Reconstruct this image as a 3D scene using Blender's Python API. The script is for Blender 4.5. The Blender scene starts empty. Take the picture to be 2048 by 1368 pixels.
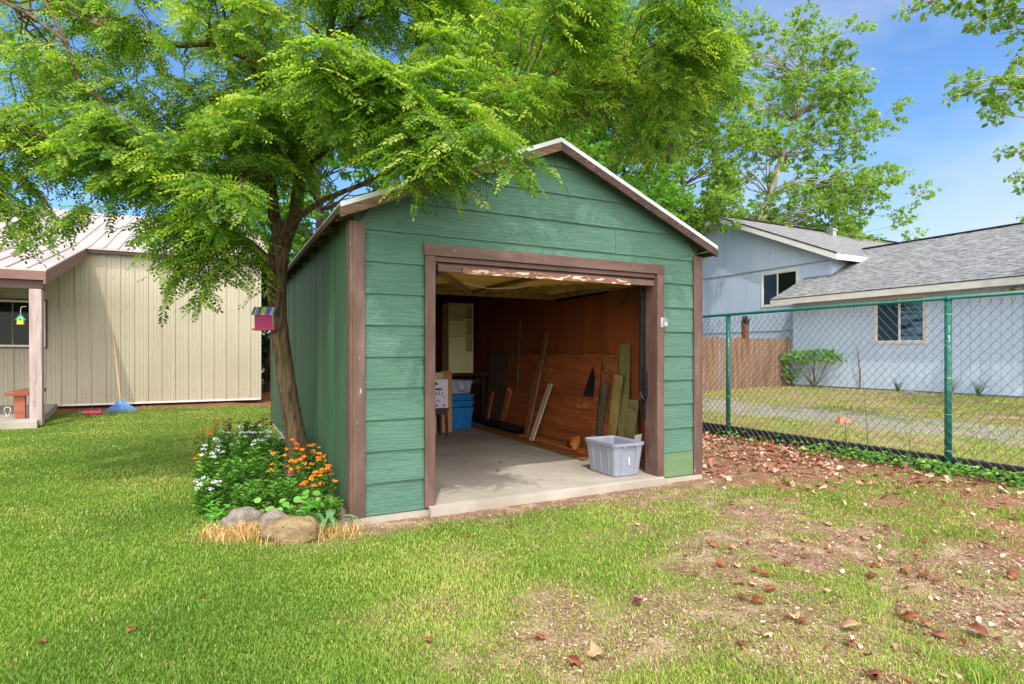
import bpy, bmesh, math, random
import numpy as np
from mathutils import Vector, Matrix, noise as mnoise
random.seed(7); rng = np.random.default_rng(7)
scene = bpy.context.scene
COL = scene.collection
R = math.radians
# ------------------------------------------------------------------ camera
F, HZ, CH = 1150.0, 707.0, 1.32          # focal length and horizon row in photo pixels, eye height
cam_d = bpy.data.cameras.new('camera'); cam = bpy.data.objects.new('camera', cam_d); COL.objects.link(cam)
cam_d.sensor_width = 36; cam_d.lens = F/2048*36; cam_d.clip_end = 2000; cam_d.clip_start = .05
cam_d.shift_y = (HZ-684)/2048
cam.location = (0, 0, CH); cam.rotation_euler = (R(90), 0, 0)
scene.camera = cam
# ------------------------------------------------------------------ light
SUN_DIR = Vector((-.026, .66, -1.0)).normalized()
SUN_EL = math.asin(-SUN_DIR.z)
sd = bpy.data.lights.new('sun', 'SUN'); sd.energy = 2.1; sd.angle = R(.6); sd.color = (1, .95, .86)
so = bpy.data.objects.new('sun', sd); COL.objects.link(so)
so.rotation_euler = SUN_DIR.to_track_quat('-Z', 'Y').to_euler(); so.location = (0, -5, 20)
w = bpy.data.worlds.new('World'); scene.world = w; w.use_nodes = True
nt = w.node_tree; nt.nodes.clear()
def wn(t, **k):
    n = nt.nodes.new(t)
    for a, b in k.items(): setattr(n, a, b)
    return n
sky = wn('ShaderNodeTexSky', sky_type='NISHITA', sun_disc=False, sun_elevation=SUN_EL, sun_rotation=R(180), air_density=1.0, dust_density=.6, ozone_density=1.5)
geo = wn('ShaderNodeTexCoord'); sep = wn('ShaderNodeSeparateXYZ'); nt.links.new(geo.outputs['Generated'], sep.inputs[0])
mp = wn('ShaderNodeMapping'); mp.inputs['Scale'].default_value = (1, 1, 2.2); nt.links.new(geo.outputs['Generated'], mp.inputs[0])
nz = wn('ShaderNodeTexNoise'); nz.inputs['Scale'].default_value = 2.6; nz.inputs['Detail'].default_value = 7; nz.inputs['Roughness'].default_value = .55
nt.links.new(mp.outputs[0], nz.inputs['Vector'])
def wm(op, a, b=None, c=None, clamp=False):
    n = wn('ShaderNodeMath', operation=op, use_clamp=clamp)
    for i, v in enumerate((a, b, c)):
        if v is None: continue
        if isinstance(v, (int, float)): n.inputs[i].default_value = v
        else: nt.links.new(v, n.inputs[i])
    return n.outputs[0]
# cloud cover: unseen bright banks overhead and south (behind the viewer) added as fill light, thin veils low in the north
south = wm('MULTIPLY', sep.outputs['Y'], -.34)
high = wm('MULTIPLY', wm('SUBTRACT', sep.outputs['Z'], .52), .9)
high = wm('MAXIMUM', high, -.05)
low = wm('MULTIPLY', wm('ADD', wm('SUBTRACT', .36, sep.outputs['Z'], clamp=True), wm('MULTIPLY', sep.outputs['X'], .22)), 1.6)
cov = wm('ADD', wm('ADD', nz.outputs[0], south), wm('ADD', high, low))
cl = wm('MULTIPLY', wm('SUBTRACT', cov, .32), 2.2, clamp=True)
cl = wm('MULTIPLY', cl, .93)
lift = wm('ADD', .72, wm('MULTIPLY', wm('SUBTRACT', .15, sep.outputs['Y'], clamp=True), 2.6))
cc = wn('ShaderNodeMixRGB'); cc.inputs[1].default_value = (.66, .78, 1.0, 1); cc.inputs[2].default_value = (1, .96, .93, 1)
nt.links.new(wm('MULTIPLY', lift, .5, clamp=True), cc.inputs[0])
bg1 = wn('ShaderNodeBackground'); bg1.inputs[1].default_value = .15
tint = wn('ShaderNodeMixRGB', blend_type='MULTIPLY'); tint.inputs[0].default_value = 1; tint.inputs[2].default_value = (.66, .90, 1.12, 1)
nt.links.new(sky.outputs[0], tint.inputs[1]); nt.links.new(tint.outputs[0], bg1.inputs[0])
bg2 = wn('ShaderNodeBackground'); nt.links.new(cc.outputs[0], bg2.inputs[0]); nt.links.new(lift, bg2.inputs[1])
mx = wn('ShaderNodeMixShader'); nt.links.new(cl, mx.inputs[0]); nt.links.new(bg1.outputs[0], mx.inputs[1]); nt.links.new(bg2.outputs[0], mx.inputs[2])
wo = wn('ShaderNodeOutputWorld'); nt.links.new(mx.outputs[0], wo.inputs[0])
scene.view_settings.view_transform = 'Standard'; scene.view_settings.look = 'None'
scene.view_settings.exposure = 0.55; scene.view_settings.gamma = 1
scene.cycles.max_bounces = 8; scene.cycles.diffuse_bounces = 4; scene.cycles.transmission_bounces = 6
scene.cycles.use_denoising = True

# ------------------------------------------------------------------ frames
ANG = R(27.3); UX, UY = math.cos(ANG), math.sin(ANG)
O = Vector((-1.25, 4.53, 0)); O2 = Vector((-10.77, 13.6, 0))
def W(px, py, D): return Vector(((px-1024)/F*D, D, CH+(HZ-py)/F*D))
def G(px, py, z=0.): return W(px, py, (CH-z)*F/(py-HZ))
def s2w(s, t, z=0, o=O): return Vector((o.x+s*UX-t*UY, o.y+s*UY+t*UX, z))
def w2s(p, o=O):
    dx, dy = p[0]-o.x, p[1]-o.y
    return Vector((dx*UX+dy*UY, -dx*UY+dy*UX, p[2]))
def ray(px, py, **k):
    """point of the shed frame where the sight line meets s=, t= or z="""
    c = w2s(Vector((0, 0, CH))); d = w2s(W(px, py, 1))-c
    for a, v in k.items():
        i = 'stz'.index(a); q = (v-c[i])/d[i]
        return c+d*q

# ------------------------------------------------------------------ materials
def lin(c): return tuple(((x/255)/12.92 if x/255 <= .04045 else ((x/255+.055)/1.055)**2.4) for x in c)
def _mat(name):
    m = bpy.data.materials.new(name); m.use_nodes = True
    return m, m.node_tree, m.node_tree.nodes['Principled BSDF']
def L(n, a, b): n.links.new(a, b)
def mat(name, c1, c2=None, scale=(4, 4, 4), detail=6, rough=.7, bump=.0, bscale=None, c3=None, wear=None, wscale=(9, 9, 9), wthr=.62, metal=0, spec=.4, contrast=(.35, .65), bdist=.01, distort=0, grain=None):
    """noise mix of c1 and c2, worn spots of colour `wear`, bump from a second noise"""
    m, n, b = _mat(name)
    b.inputs['Roughness'].default_value = rough; b.inputs['Metallic'].default_value = metal
    b.inputs['Specular IOR Level'].default_value = spec
    c1 = (*lin(c1), 1); c2 = (*lin(c2), 1) if c2 else tuple(x*.8 for x in c1[:3])+(1,)
    tc = n.nodes.new('ShaderNodeTexCoord')
    def noise(sc, det, dist=0, off=0):
        mp = n.nodes.new('ShaderNodeMapping'); mp.inputs['Scale'].default_value = sc; mp.inputs['Location'].default_value = (off, off*.7, off*1.3)
        L(n, tc.outputs['Object'], mp.inputs[0])
        nn = n.nodes.new('ShaderNodeTexNoise'); nn.inputs['Scale'].default_value = 1; nn.inputs['Detail'].default_value = det
        nn.inputs['Roughness'].default_value = .6; nn.inputs['Distortion'].default_value = dist
        L(n, mp.outputs[0], nn.inputs['Vector']); return nn.outputs[0]
    def ramp(f, a, bb):
        r = n.nodes.new('ShaderNodeMapRange'); r.inputs[1].default_value = a; r.inputs[2].default_value = bb
        L(n, f, r.inputs[0]); return r.outputs[0]
    mixn = n.nodes.new('ShaderNodeMixRGB'); mixn.inputs[1].default_value = c1; mixn.inputs[2].default_value = c2
    L(n, ramp(noise(scale, detail, distort), *contrast), mixn.inputs[0]); out = mixn.outputs[0]
    if grain:
        g = n.nodes.new('ShaderNodeMixRGB'); g.blend_type = 'MULTIPLY'; g.inputs[0].default_value = grain[1]
        r = n.nodes.new('ShaderNodeValToRGB'); r.color_ramp.elements[0].position = .35; r.color_ramp.elements[1].position = .6
        r.color_ramp.elements[0].color = (.35, .35, .35, 1)
        L(n, noise(grain[0], 5, 1.0, 3), r.inputs[0]); L(n, out, g.inputs[1]); L(n, r.outputs[0], g.inputs[2]); out = g.outputs[0]
    if c3:
        g = n.nodes.new('ShaderNodeMixRGB'); g.inputs[2].default_value = (*lin(c3), 1)
        L(n, ramp(noise(tuple(x*.37 for x in scale), 3, 0, 7), .5, .75), g.inputs[0]); L(n, out, g.inputs[1]); out = g.outputs[0]
    if wear:
        g = n.nodes.new('ShaderNodeMixRGB'); g.inputs[2].default_value = (*lin(wear), 1)
        L(n, ramp(noise(wscale, 8, 0, 11), wthr, wthr+.04), g.inputs[0]); L(n, out, g.inputs[1]); out = g.outputs[0]
    L(n, out, b.inputs['Base Color'])
    if bump:
        bn = n.nodes.new('ShaderNodeBump'); bn.inputs['Strength'].default_value = bump; bn.inputs['Distance'].default_value = bdist
        L(n, noise(bscale or tuple(x*3 for x in scale), 6, 1.2, 5), bn.inputs['Height']); L(n, bn.outputs[0], b.inputs['Normal'])
    return m
def leafmat(name, stops, trans=.45, rough=.55, tcol=1.6, spec=.3):
    """foliage: colour by a per-leaf random value, part diffuse part translucent"""
    m, n, b = _mat(name)
    at = n.nodes.new('ShaderNodeAttribute'); at.attribute_name = 'rnd'
    r = n.nodes.new('ShaderNodeValToRGB'); cr = r.color_ramp
    while len(cr.elements) < len(stops): cr.elements.new(.5)
    for e, (p, c) in zip(cr.elements, stops): e.position = p; e.color = (*lin(c), 1)
    L(n, at.outputs['Fac'], r.inputs[0]); L(n, r.outputs[0], b.inputs['Base Color'])
    b.inputs['Roughness'].default_value = rough; b.inputs['Specular IOR Level'].default_value = spec
    if trans:
        t = n.nodes.new('ShaderNodeBsdfTranslucent'); g = n.nodes.new('ShaderNodeMixRGB'); g.blend_type = 'MULTIPLY'
        g.inputs[0].default_value = 1; g.inputs[2].default_value = (tcol*1.0, tcol*1.05, tcol*.45, 1)
        L(n, r.outputs[0], g.inputs[1]); L(n, g.outputs[0], t.inputs[0])
        s = n.nodes.new('ShaderNodeMixShader'); s.inputs[0].default_value = trans
        L(n, b.outputs[0], s.inputs[1]); L(n, t.outputs[0], s.inputs[2])
        L(n, s.outputs[0], n.nodes['Material Output'].inputs[0])
    return m
def glass(name, c=(20, 26, 26)):
    m, n, b = _mat(name); b.inputs['Base Color'].default_value = (*lin(c), 1); b.inputs['Roughness'].default_value = .04
    b.inputs['Specular IOR Level'].default_value = .6
    return m
M = {}
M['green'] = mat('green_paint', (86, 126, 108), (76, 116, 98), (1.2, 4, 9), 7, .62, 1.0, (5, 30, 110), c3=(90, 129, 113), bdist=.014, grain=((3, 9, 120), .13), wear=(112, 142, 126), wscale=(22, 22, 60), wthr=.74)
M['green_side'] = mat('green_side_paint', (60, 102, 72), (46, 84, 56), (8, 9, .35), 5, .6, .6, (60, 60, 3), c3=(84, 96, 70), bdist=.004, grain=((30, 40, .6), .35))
M['green_old'] = mat('faded_green_paint', (104, 128, 92), (92, 120, 84), (1.2, 4, 14), 6, .65, .8, (4, 30, 90), bdist=.004)
M['trim'] = mat('brown_trim_paint', (100, 76, 68), (84, 60, 53), (14, 14, 3), 6, .6, .5, (60, 60, 12), c3=(120, 94, 87), wear=(170, 148, 142), wscale=(26, 26, 7), wthr=.66, bdist=.004)
M['trimh'] = mat('brown_header_paint', (100, 76, 68), (84, 60, 53), (3, 14, 14), 6, .6, .5, (12, 60, 60), c3=(118, 93, 86), wear=(160, 140, 135), wscale=(9, 30, 30), wthr=.68, bdist=.004)
M['rake'] = mat('rake_board_paint', (78, 58, 52), (58, 42, 38), (5, 14, 14), 6, .75, .7, (12, 60, 80), wear=(128, 112, 100), wscale=(14, 60, 90), wthr=.60, bdist=.004)
M['rakeold'] = mat('weathered_rake_board', (128, 108, 84), (92, 74, 54), (5, 20, 30), 7, .85, .8, (10, 60, 90), wear=(70, 54, 42), wscale=(10, 50, 90), wthr=.56, bdist=.005)
M['rafter'] = mat('dark_rafter_wood', (84, 66, 46), (58, 44, 30), (6, 20, 20), 6, .85, .5)
M['metalroof'] = mat('white_roof_metal', (205, 208, 208), (180, 184, 186), (3, 3, 3), 5, .35, metal=.2)
M['slab'] = mat('concrete', (176, 168, 156), (150, 142, 130), (1.3, 1.3, 1.3), 8, .85, .25, (30, 30, 30), c3=(138, 128, 114), wear=(110, 98, 84), wscale=(12, 12, 12), wthr=.72)
M['plyred'] = mat('oiled_plywood_lining', (168, 92, 46), (132, 68, 32), (2.5, 2.5, .6), 6, .6, .2, c3=(108, 56, 28), grain=((30, 30, 1.2), .3))
M['ply'] = mat('orange_plywood', (172, 96, 48), (130, 70, 34), (2, 1, 9), 7, .6, .2, distort=1.5, wear=(190, 122, 70), wscale=(3, 2.4, 6), wthr=.60, c3=(104, 52, 24))
M['ply2'] = mat('weathered_plywood', (180, 112, 60), (96, 58, 30), (5, 5, 9), 8, .7, .2, distort=2)
M['wood_orange'] = mat('bright_fir', (214, 132, 66), (178, 98, 46), (30, 30, 3), 5, .6, .2, grain=((60, 60, 2), .4))
M['wood_brown'] = mat('aged_fir', (148, 108, 64), (112, 76, 42), (30, 30, 3), 5, .7, .2, grain=((60, 60, 2), .4))
M['wood_red'] = mat('red_fir', (164, 96, 56), (120, 66, 36), (30, 30, 3), 5, .7, .2)
M['wood_grey'] = mat('grey_wood', (112, 100, 80), (78, 66, 50), (30, 30, 3), 5, .8, .3, grain=((60, 60, 2), .5))
M['peel_post'] = mat('brown_post', (140, 88, 64), (104, 62, 44), (20, 20, 3))
M['cream'] = mat('cream_trim', (190, 180, 146), (168, 156, 120), (10, 10, 4), 5, .6)
M['olive'] = mat('olive_board', (136, 132, 84), (112, 108, 64), (10, 10, 3), 5, .65)
M['tanboard'] = mat('tan_stained_board', (166, 146, 88), (134, 112, 62), (10, 10, 3), 6, .7, wear=(96, 70, 34), wscale=(14, 14, 9), wthr=.66)
M['black'] = mat('black_plastic', (34, 34, 34), (24, 24, 24), (9, 9, 9), rough=.45)
M['darkwood'] = mat('dark_stained_wood', (52, 34, 28), (38, 24, 20), (20, 20, 3), rough=.5)
M['steel'] = mat('dark_steel', (58, 60, 62), (40, 40, 42), (12, 12, 12), rough=.4, metal=.6)
M['zinc'] = mat('galvanised_steel', (190, 190, 190), (160, 160, 164), (22, 22, 22), rough=.35, metal=.8)
M['doorin'] = mat('door_inner_sheet', (208, 176, 92), (182, 148, 70), (2, 2, 2), 5, .6, c3=(150, 122, 60))
M['doorframe'] = mat('door_frame_wood', (150, 130, 72), (112, 94, 50), (9, 9, 3), 5, .75, .2)
M['peel'] = mat('peeling_plank', (128, 88, 68), (104, 66, 48), (4, 20, 20), 6, .7, .5, wear=(206, 188, 168), wscale=(9, 40, 44), wthr=.55, bdist=.004)
M['cream_door'] = mat('cream_cabinet_paint', (232, 228, 178), (222, 216, 160), (3, 3, 3), 4, .5)
M['blue_tote'] = mat('blue_plastic', (30, 120, 190), (24, 108, 176), (3, 3, 3), 3, .4)
M['grey_tote'] = mat('grey_blue_plastic', (138, 143, 156), (130, 135, 148), (5, 5, 5), 4, .45, wear=(120, 128, 146), wscale=(30, 30, 30), wthr=.72)
M['clear_tote'] = mat('milky_plastic', (176, 186, 196), (140, 150, 170), (12, 12, 12), 4, .3)
M['carton'] = mat('cardboard', (190, 140, 92), (176, 126, 80), (6, 6, 6), 4, .8)
M['whitebox'] = mat('white_printed_card', (222, 218, 230), (210, 206, 220), (4, 4, 4), 3, .5)
M['ink'] = mat('black_ink', (30, 30, 34), None, rough=.5); M['inkpink'] = mat('mauve_ink', (170, 120, 170), None, rough=.5)
M['tan'] = mat('tan_metal_siding', (180, 171, 150), (170, 160, 140), (.8, .8, .5), 5, .42, c3=(186, 177, 158), spec=.4)
M['pinkroof'] = mat('faded_red_metal_roof', (192, 180, 172), (176, 162, 154), (1, .5, 1), 6, .4, c3=(168, 152, 144), spec=.3)
M['fasciared'] = mat('red_brown_fascia', (140, 104, 96), (120, 86, 78), (2, 9, 9), 5, .65, .3)
M['postwood'] = mat('pinkish_weathered_post', (196, 176, 172), (168, 148, 146), (14, 14, 1.6), 7, .85, .7, (50, 50, 5), wear=(120, 98, 96), wscale=(14, 14, 3), wthr=.66, grain=((50, 50, 1.5), .25))
M['benchwood'] = mat('red_stained_bench', (172, 100, 76), (140, 74, 54), (6, 3, 14), 5, .6, .3, grain=((50, 6, 30), .3))
M['whiteframe'] = mat('white_vinyl', (228, 227, 222), (214, 212, 206), (9, 9, 9), rough=.5)
M['darkframe'] = mat('brown_window_trim', (74, 50, 44), None, rough=.6)
M['glass'] = glass('window_glass', (26, 36, 26)); M['glass'].node_tree.nodes['Principled BSDF'].inputs['Specular IOR Level'].default_value = .12; M['glassblue'] = glass('window_glass_blind', (44, 62, 78))
M['pane_reflect'] = mat('window_reflections', (96, 126, 150), (20, 32, 42), (1.5, 1.5, 9), 5, .15, contrast=(.45, .6))  # reflections painted into the pane colour, pale over dark
M['bluehouse'] = mat('pale_blue_siding_paint', (192, 208, 228), (184, 200, 221), (2, 2, .4), 5, .7, c3=(196, 211, 229))
M['hfascia'] = mat('off_white_fascia', (208, 206, 198), (196, 192, 182), (4, 4, 9), rough=.65)
M['soffit'] = mat('soffit_paint', (196, 196, 190), None, rough=.8)
M['rocker'] = mat('grey_shingles', (140, 142, 144), (112, 112, 116), (7, 7, 7), 9, .9, .5, (60, 60, 60), c3=(154, 152, 150), wear=(150, 126, 90), wscale=(1.1, 2.4, 2.4), wthr=.71)
M['foundation'] = mat('grey_foundation', (140, 138, 132), (116, 114, 108), (6, 6, 6), rough=.9)
M['fencewood'] = mat('weathered_cedar', (158, 124, 100), (112, 80, 60), (9, 9, .9), 7, .9, .4, (40, 40, 3), c3=(140, 132, 122), grain=((40, 40, 1), .5))
M['fencegreen'] = mat('green_powder_coat', (14, 104, 88), (10, 92, 78), (9, 9, 9), rough=.3, spec=.6)
M['wire'] = mat('green_grey_wire', (40, 64, 60), (58, 76, 72), (3, 3, 3), rough=.4)
M['tie'] = mat('blackened_timber', (50, 46, 42), (34, 30, 28), (9, 2, 9), 6, .9, .5)
M['barkl'] = mat('locust_bark', (128, 104, 76), (72, 56, 40), (34, 34, 5), 7, .95, 1.0, (46, 46, 9), c3=(112, 98, 66), bdist=.03, contrast=(.4, .6))
M['barkg'] = mat('grey_brown_bark', (110, 96, 78), (66, 56, 44), (16, 16, 4), 7, .95, .8, bdist=.03)
M['barkp'] = mat('pale_cottonwood_bark', (190, 184, 164), (140, 132, 110), (5, 5, 2), 7, .9, .5, wear=(90, 82, 66), wscale=(9, 9, 9), wthr=.66)
M['rock'] = mat('granite_boulder', (150, 142, 130), (108, 98, 86), (14, 14, 14), 9, .9, 1.0, (40, 40, 40), bdist=.02, wear=(88, 80, 72), wscale=(60, 60, 60), wthr=.62)
M['rocktan'] = mat('tan_boulder', (158, 136, 100), (116, 98, 70), (9, 9, 16), 9, .9, 1.0, (30, 30, 40), bdist=.02, c3=(138, 128, 108), wear=(92, 78, 56), wscale=(20, 20, 30), wthr=.64)
M['leafl'] = leafmat('locust_leaf', [(0, (64, 100, 40)), (.4, (104, 142, 48)), (.75, (138, 168, 58)), (1, (176, 188, 90))], .52)
M['leafm'] = leafmat('maple_leaf', [(0, (56, 104, 34)), (.5, (92, 142, 42)), (1, (134, 170, 56))], .45)
M['leafc'] = leafmat('cottonwood_leaf', [(0, (80, 116, 50)), (.5, (122, 156, 68)), (1, (164, 188, 100))], .46, rough=.4, spec=.3)
M['leafd'] = leafmat('dark_hedge_leaf', [(0, (22, 44, 20)), (.5, (36, 66, 28)), (1, (58, 92, 40))], .3)
M['leafp'] = leafmat('plant_leaf', [(0, (62, 108, 42)), (.5, (98, 150, 58)), (1, (140, 180, 78))], .35)
M['nast'] = leafmat('nasturtium_leaf', [(0, (96, 160, 64)), (1, (130, 186, 82))], .35)
M['strap'] = leafmat('strap_leaf', [(0, (96, 140, 86)), (1, (142, 176, 108))], .3)
M['grass'] = leafmat('grass_blade', [(0, (78, 116, 38)), (.35, (120, 154, 54)), (.62, (156, 178, 76)), (.76, (184, 188, 106)), (.8, (196, 176, 116)), (1, (214, 190, 140))], .35, tcol=1.4)
M['thatch'] = leafmat('thatch_straw', [(0, (140, 108, 84)), (.85, (168, 134, 106)), (1, (206, 180, 144))], .1)
M['straw'] = leafmat('dry_grass_blade', [(0, (176, 130, 84)), (.35, (206, 164, 112)), (.75, (228, 200, 148)), (.9, (214, 206, 130)), (1, (130, 160, 70))], .2)
M['dead'] = leafmat('dead_leaf', [(0, (112, 70, 54)), (.4, (164, 108, 82)), (.7, (196, 154, 126)), (1, (222, 198, 178))], .15, tcol=1.2)
M['deadorange'] = leafmat('rust_leaf', [(0, (146, 84, 56)), (1, (182, 116, 76))], .15, tcol=1.2)
M['deadpale'] = leafmat('pale_leaf', [(0, (196, 150, 112)), (1, (212, 176, 138))], .15, tcol=1.2)
M['deadbrown'] = leafmat('brown_leaf', [(0, (112, 62, 44)), (1, (156, 100, 74))], .15, tcol=1.2)
M['chip'] = leafmat('bark_chip', [(0, (104, 68, 54)), (.5, (166, 128, 108)), (1, (216, 196, 178))], 0)
for nm, c in dict(white=(236, 236, 240), orange=(250, 140, 40), redorange=(226, 92, 44), maroon=(130, 22, 40), yellow=(226, 220, 96), plum=(140, 50, 100)).items():
    M['fl_'+nm] = leafmat('petals_'+nm, [(0, tuple(int(x*.86) for x in c)), (1, c)], .25, tcol=1.0)
for nm, c in dict(magenta=(178, 40, 110), blue=(40, 110, 200), yellow=(236, 214, 70), lav=(170, 140, 210), turq=(70, 190, 210), lime=(160, 220, 70), pinkfoam=(236, 70, 120), rakeblue=(80, 130, 200), red=(196, 60, 50), terracotta=(206, 120, 88), tarp=(40, 80, 130), rope=(210, 205, 190)).items():
    M['p_'+nm] = mat('paint_'+nm, c, tuple(int(x*.92) for x in c), (20, 20, 20), rough=.5)
M['ashwood'] = mat('ash_handle', (196, 164, 124), (176, 140, 98), (30, 30, 4), rough=.6)

# ------------------------------------------------------------------ mesh building
class MB:
    def __init__(s): s.v = []; s.f = []; s.m = []
    def add(s, vs, fs, mi=0):
        k = len(s.v); s.v += [tuple(v) for v in vs]; s.f += [tuple(i+k for i in f) for f in fs]; s.m += [mi]*len(fs); return s
    def box(s, x0, x1, y0, y1, z0, z1, mi=0):
        return s.add([(x0, y0, z0), (x1, y0, z0), (x1, y1, z0), (x0, y1, z0), (x0, y0, z1), (x1, y0, z1), (x1, y1, z1), (x0, y1, z1)],
                     [(0, 3, 2, 1), (4, 5, 6, 7), (0, 1, 5, 4), (1, 2, 6, 5), (2, 3, 7, 6), (3, 0, 4, 7)], mi)
    def hexa(s, a, b, mi=0):
        """prism between quad a and quad b"""
        return s.add(list(a)+list(b), [(3, 2, 1, 0), (4, 5, 6, 7), (0, 1, 5, 4), (1, 2, 6, 5), (2, 3, 7, 6), (3, 0, 4, 7)], mi)
    def bar(s, p, q, wd, th, side=None, mi=0):
        """rectangular bar from p to q; wd across `side`, th the other way"""
        p, q = Vector(p), Vector(q); d = (q-p).normalized()
        side = Vector(side) if side is not None else (Vector((0, 0, 1)) if abs(d.z) < .9 else Vector((1, 0, 0)))
        side = (side-d*side.dot(d)).normalized(); n = d.cross(side)
        a = [p+side*(wd/2)*i+n*(th/2)*j for i, j in ((-1, -1), (1, -1), (1, 1), (-1, 1))]
        return s.hexa(a, [x+(q-p) for x in a], mi)
    def tube(s, pts, rad, n=6, mi=0, cap=True):
        pts = [Vector(p) for p in pts]
        rad = rad if isinstance(rad, (list, tuple)) else [rad]*len(pts)
        k = len(s.v); up = None
        for i, p in enumerate(pts):
            d = (pts[min(i+1, len(pts)-1)]-pts[max(i-1, 0)]); d = d.normalized() if d.length > 1e-9 else Vector((0, 0, 1))
            if up is None: up = d.orthogonal().normalized()
            up = (up-d*up.dot(d)); up = up.normalized() if up.length > 1e-6 else d.orthogonal().normalized()
            b = d.cross(up)
            for j in range(n):
                a = 2*math.pi*j/n; s.v.append(tuple(p+(up*math.cos(a)+b*math.sin(a))*rad[i]))
        for i in range(len(pts)-1):
            for j in range(n):
                s.f.append((k+i*n+j, k+i*n+(j+1) % n, k+(i+1)*n+(j+1) % n, k+(i+1)*n+j)); s.m.append(mi)
        if cap:
            s.f.append(tuple(k+j for j in reversed(range(n)))); s.m.append(mi)
            s.f.append(tuple(k+(len(pts)-1)*n+j for j in range(n))); s.m.append(mi)
        return s
    def poly(s, pts, d, mi=0):
        """extrude polygon pts by vector d"""
        pts = [Vector(p) for p in pts]; d = Vector(d); n = len(pts)
        return s.add(pts+[p+d for p in pts], [tuple(reversed(range(n))), tuple(range(n, 2*n))]+[(i, (i+1) % n, n+(i+1) % n, n+i) for i in range(n)], mi)
def link(name, me, mats, parent=None):
    for m in (mats if isinstance(mats, (list, tuple)) else [mats]): me.materials.append(M[m] if isinstance(m, str) else m)
    o = bpy.data.objects.new(name, me); COL.objects.link(o)
    if parent is not None: o.parent = parent
    return o
def part(name, mb, mats, parent=None, bevel=0, smooth=False):
    me = bpy.data.meshes.new(name); me.from_pydata(mb.v, [], mb.f); me.update()
    me.polygons.foreach_set('material_index', mb.m)
    if smooth: me.polygons.foreach_set('use_smooth', [True]*len(mb.f))
    bm = bmesh.new(); bm.from_mesh(me); bmesh.ops.recalc_face_normals(bm, faces=bm.faces); bm.to_mesh(me); bm.free()
    o = link(name, me, mats, parent)
    if bevel:
        b = o.modifiers.new('bevel', 'BEVEL'); b.width = bevel; b.segments = 2; b.limit_method = 'ANGLE'
    return o
def tag(o, label=None, cat=None, group=None, kind=None):
    if label: o['label'] = label
    if cat: o['category'] = cat
    if group: o['group'] = group
    if kind: o['kind'] = kind
    return o
def thing(name, label, cat, loc=(0, 0, 0), rz=0, group=None):
    o = bpy.data.objects.new(name, None); COL.objects.link(o); o.location = loc; o.rotation_euler = (0, 0, rz); o.empty_display_size = .1
    return tag(o, label, cat, group)
def solo(name, mb, mats, label, cat, loc=(0, 0, 0), rz=0, group=None, **k):
    o = part(name, mb, mats, None, **k); o.location = loc; o.rotation_euler = (0, 0, rz); return tag(o, label, cat, group)
def npmesh(name, V, nper, mats, parent=None, rnd=None, smooth=False, faces=None):
    """many small separate polygons: V is (N, nper, 3)"""
    N = V.shape[0]; me = bpy.data.meshes.new(name)
    me.vertices.add(N*nper); me.vertices.foreach_set('co', V.reshape(-1).astype(np.float32))
    if faces is None: faces = [tuple(range(nper))]
    li = np.concatenate([np.array(f) for f in faces]); tot = np.array([len(f) for f in faces]); st = np.concatenate([[0], np.cumsum(tot)[:-1]])
    loops = (np.arange(N)[:, None]*nper+li[None]).reshape(-1)
    me.loops.add(len(loops)); me.loops.foreach_set('vertex_index', loops.astype(np.int32))
    ls = (np.arange(N)[:, None]*len(li)+st[None]).reshape(-1)
    me.polygons.add(N*len(faces)); me.polygons.foreach_set('loop_start', ls.astype(np.int32)); me.polygons.foreach_set('loop_total', np.tile(tot, N).astype(np.int32))
    if rnd is not None:
        a = me.attributes.new('rnd', 'FLOAT', 'POINT'); a.data.foreach_set('value', np.repeat(rnd, nper).astype(np.float32))
    me.update(calc_edges=True); me.validate()
    return link(name, me, mats, parent)
def nrm(a): return a/np.maximum(np.linalg.norm(a, axis=-1, keepdims=True), 1e-9)
def leaf_quads(P, D, Nn, ln, wd, mid=.45, fold=.0):
    """one rhombic leaf per row: base, left, tip, right"""
    D = nrm(D); S = nrm(np.cross(D, Nn)); U = np.cross(S, D); ln = ln[:, None]; wd = wd[:, None]
    V = np.empty((len(P), 4, 3)); V[:, 0] = P; V[:, 2] = P+D*ln-U*ln*fold
    V[:, 1] = P+D*ln*mid+S*wd/2+U*ln*fold*.3; V[:, 3] = P+D*ln*mid-S*wd/2+U*ln*fold*.3
    return V
def vnoise(x, y, sc, seed=0):
    x = np.asarray(x)*sc+seed*17.3; y = np.asarray(y)*sc+seed*9.1
    xi, yi = np.floor(x), np.floor(y); fx, fy = x-xi, y-yi; fx = fx*fx*(3-2*fx); fy = fy*fy*(3-2*fy)
    def h(a, b): v = np.sin(a*127.1+b*311.7+seed*74.7)*43758.5453; return v-np.floor(v)
    return (h(xi, yi)*(1-fx)+h(xi+1, yi)*fx)*(1-fy)+(h(xi, yi+1)*(1-fx)+h(xi+1, yi+1)*fx)*fy
def fbm(x, y, sc, seed=0): return (vnoise(x, y, sc, seed)+.5*vnoise(x, y, sc*2.1, seed+1)+.25*vnoise(x, y, sc*4.3, seed+2))/1.75
def sm(a, b, x): q = np.clip((np.asarray(x)-a)/(b-a), 0, 1); return q*q*(3-2*q)

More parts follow.
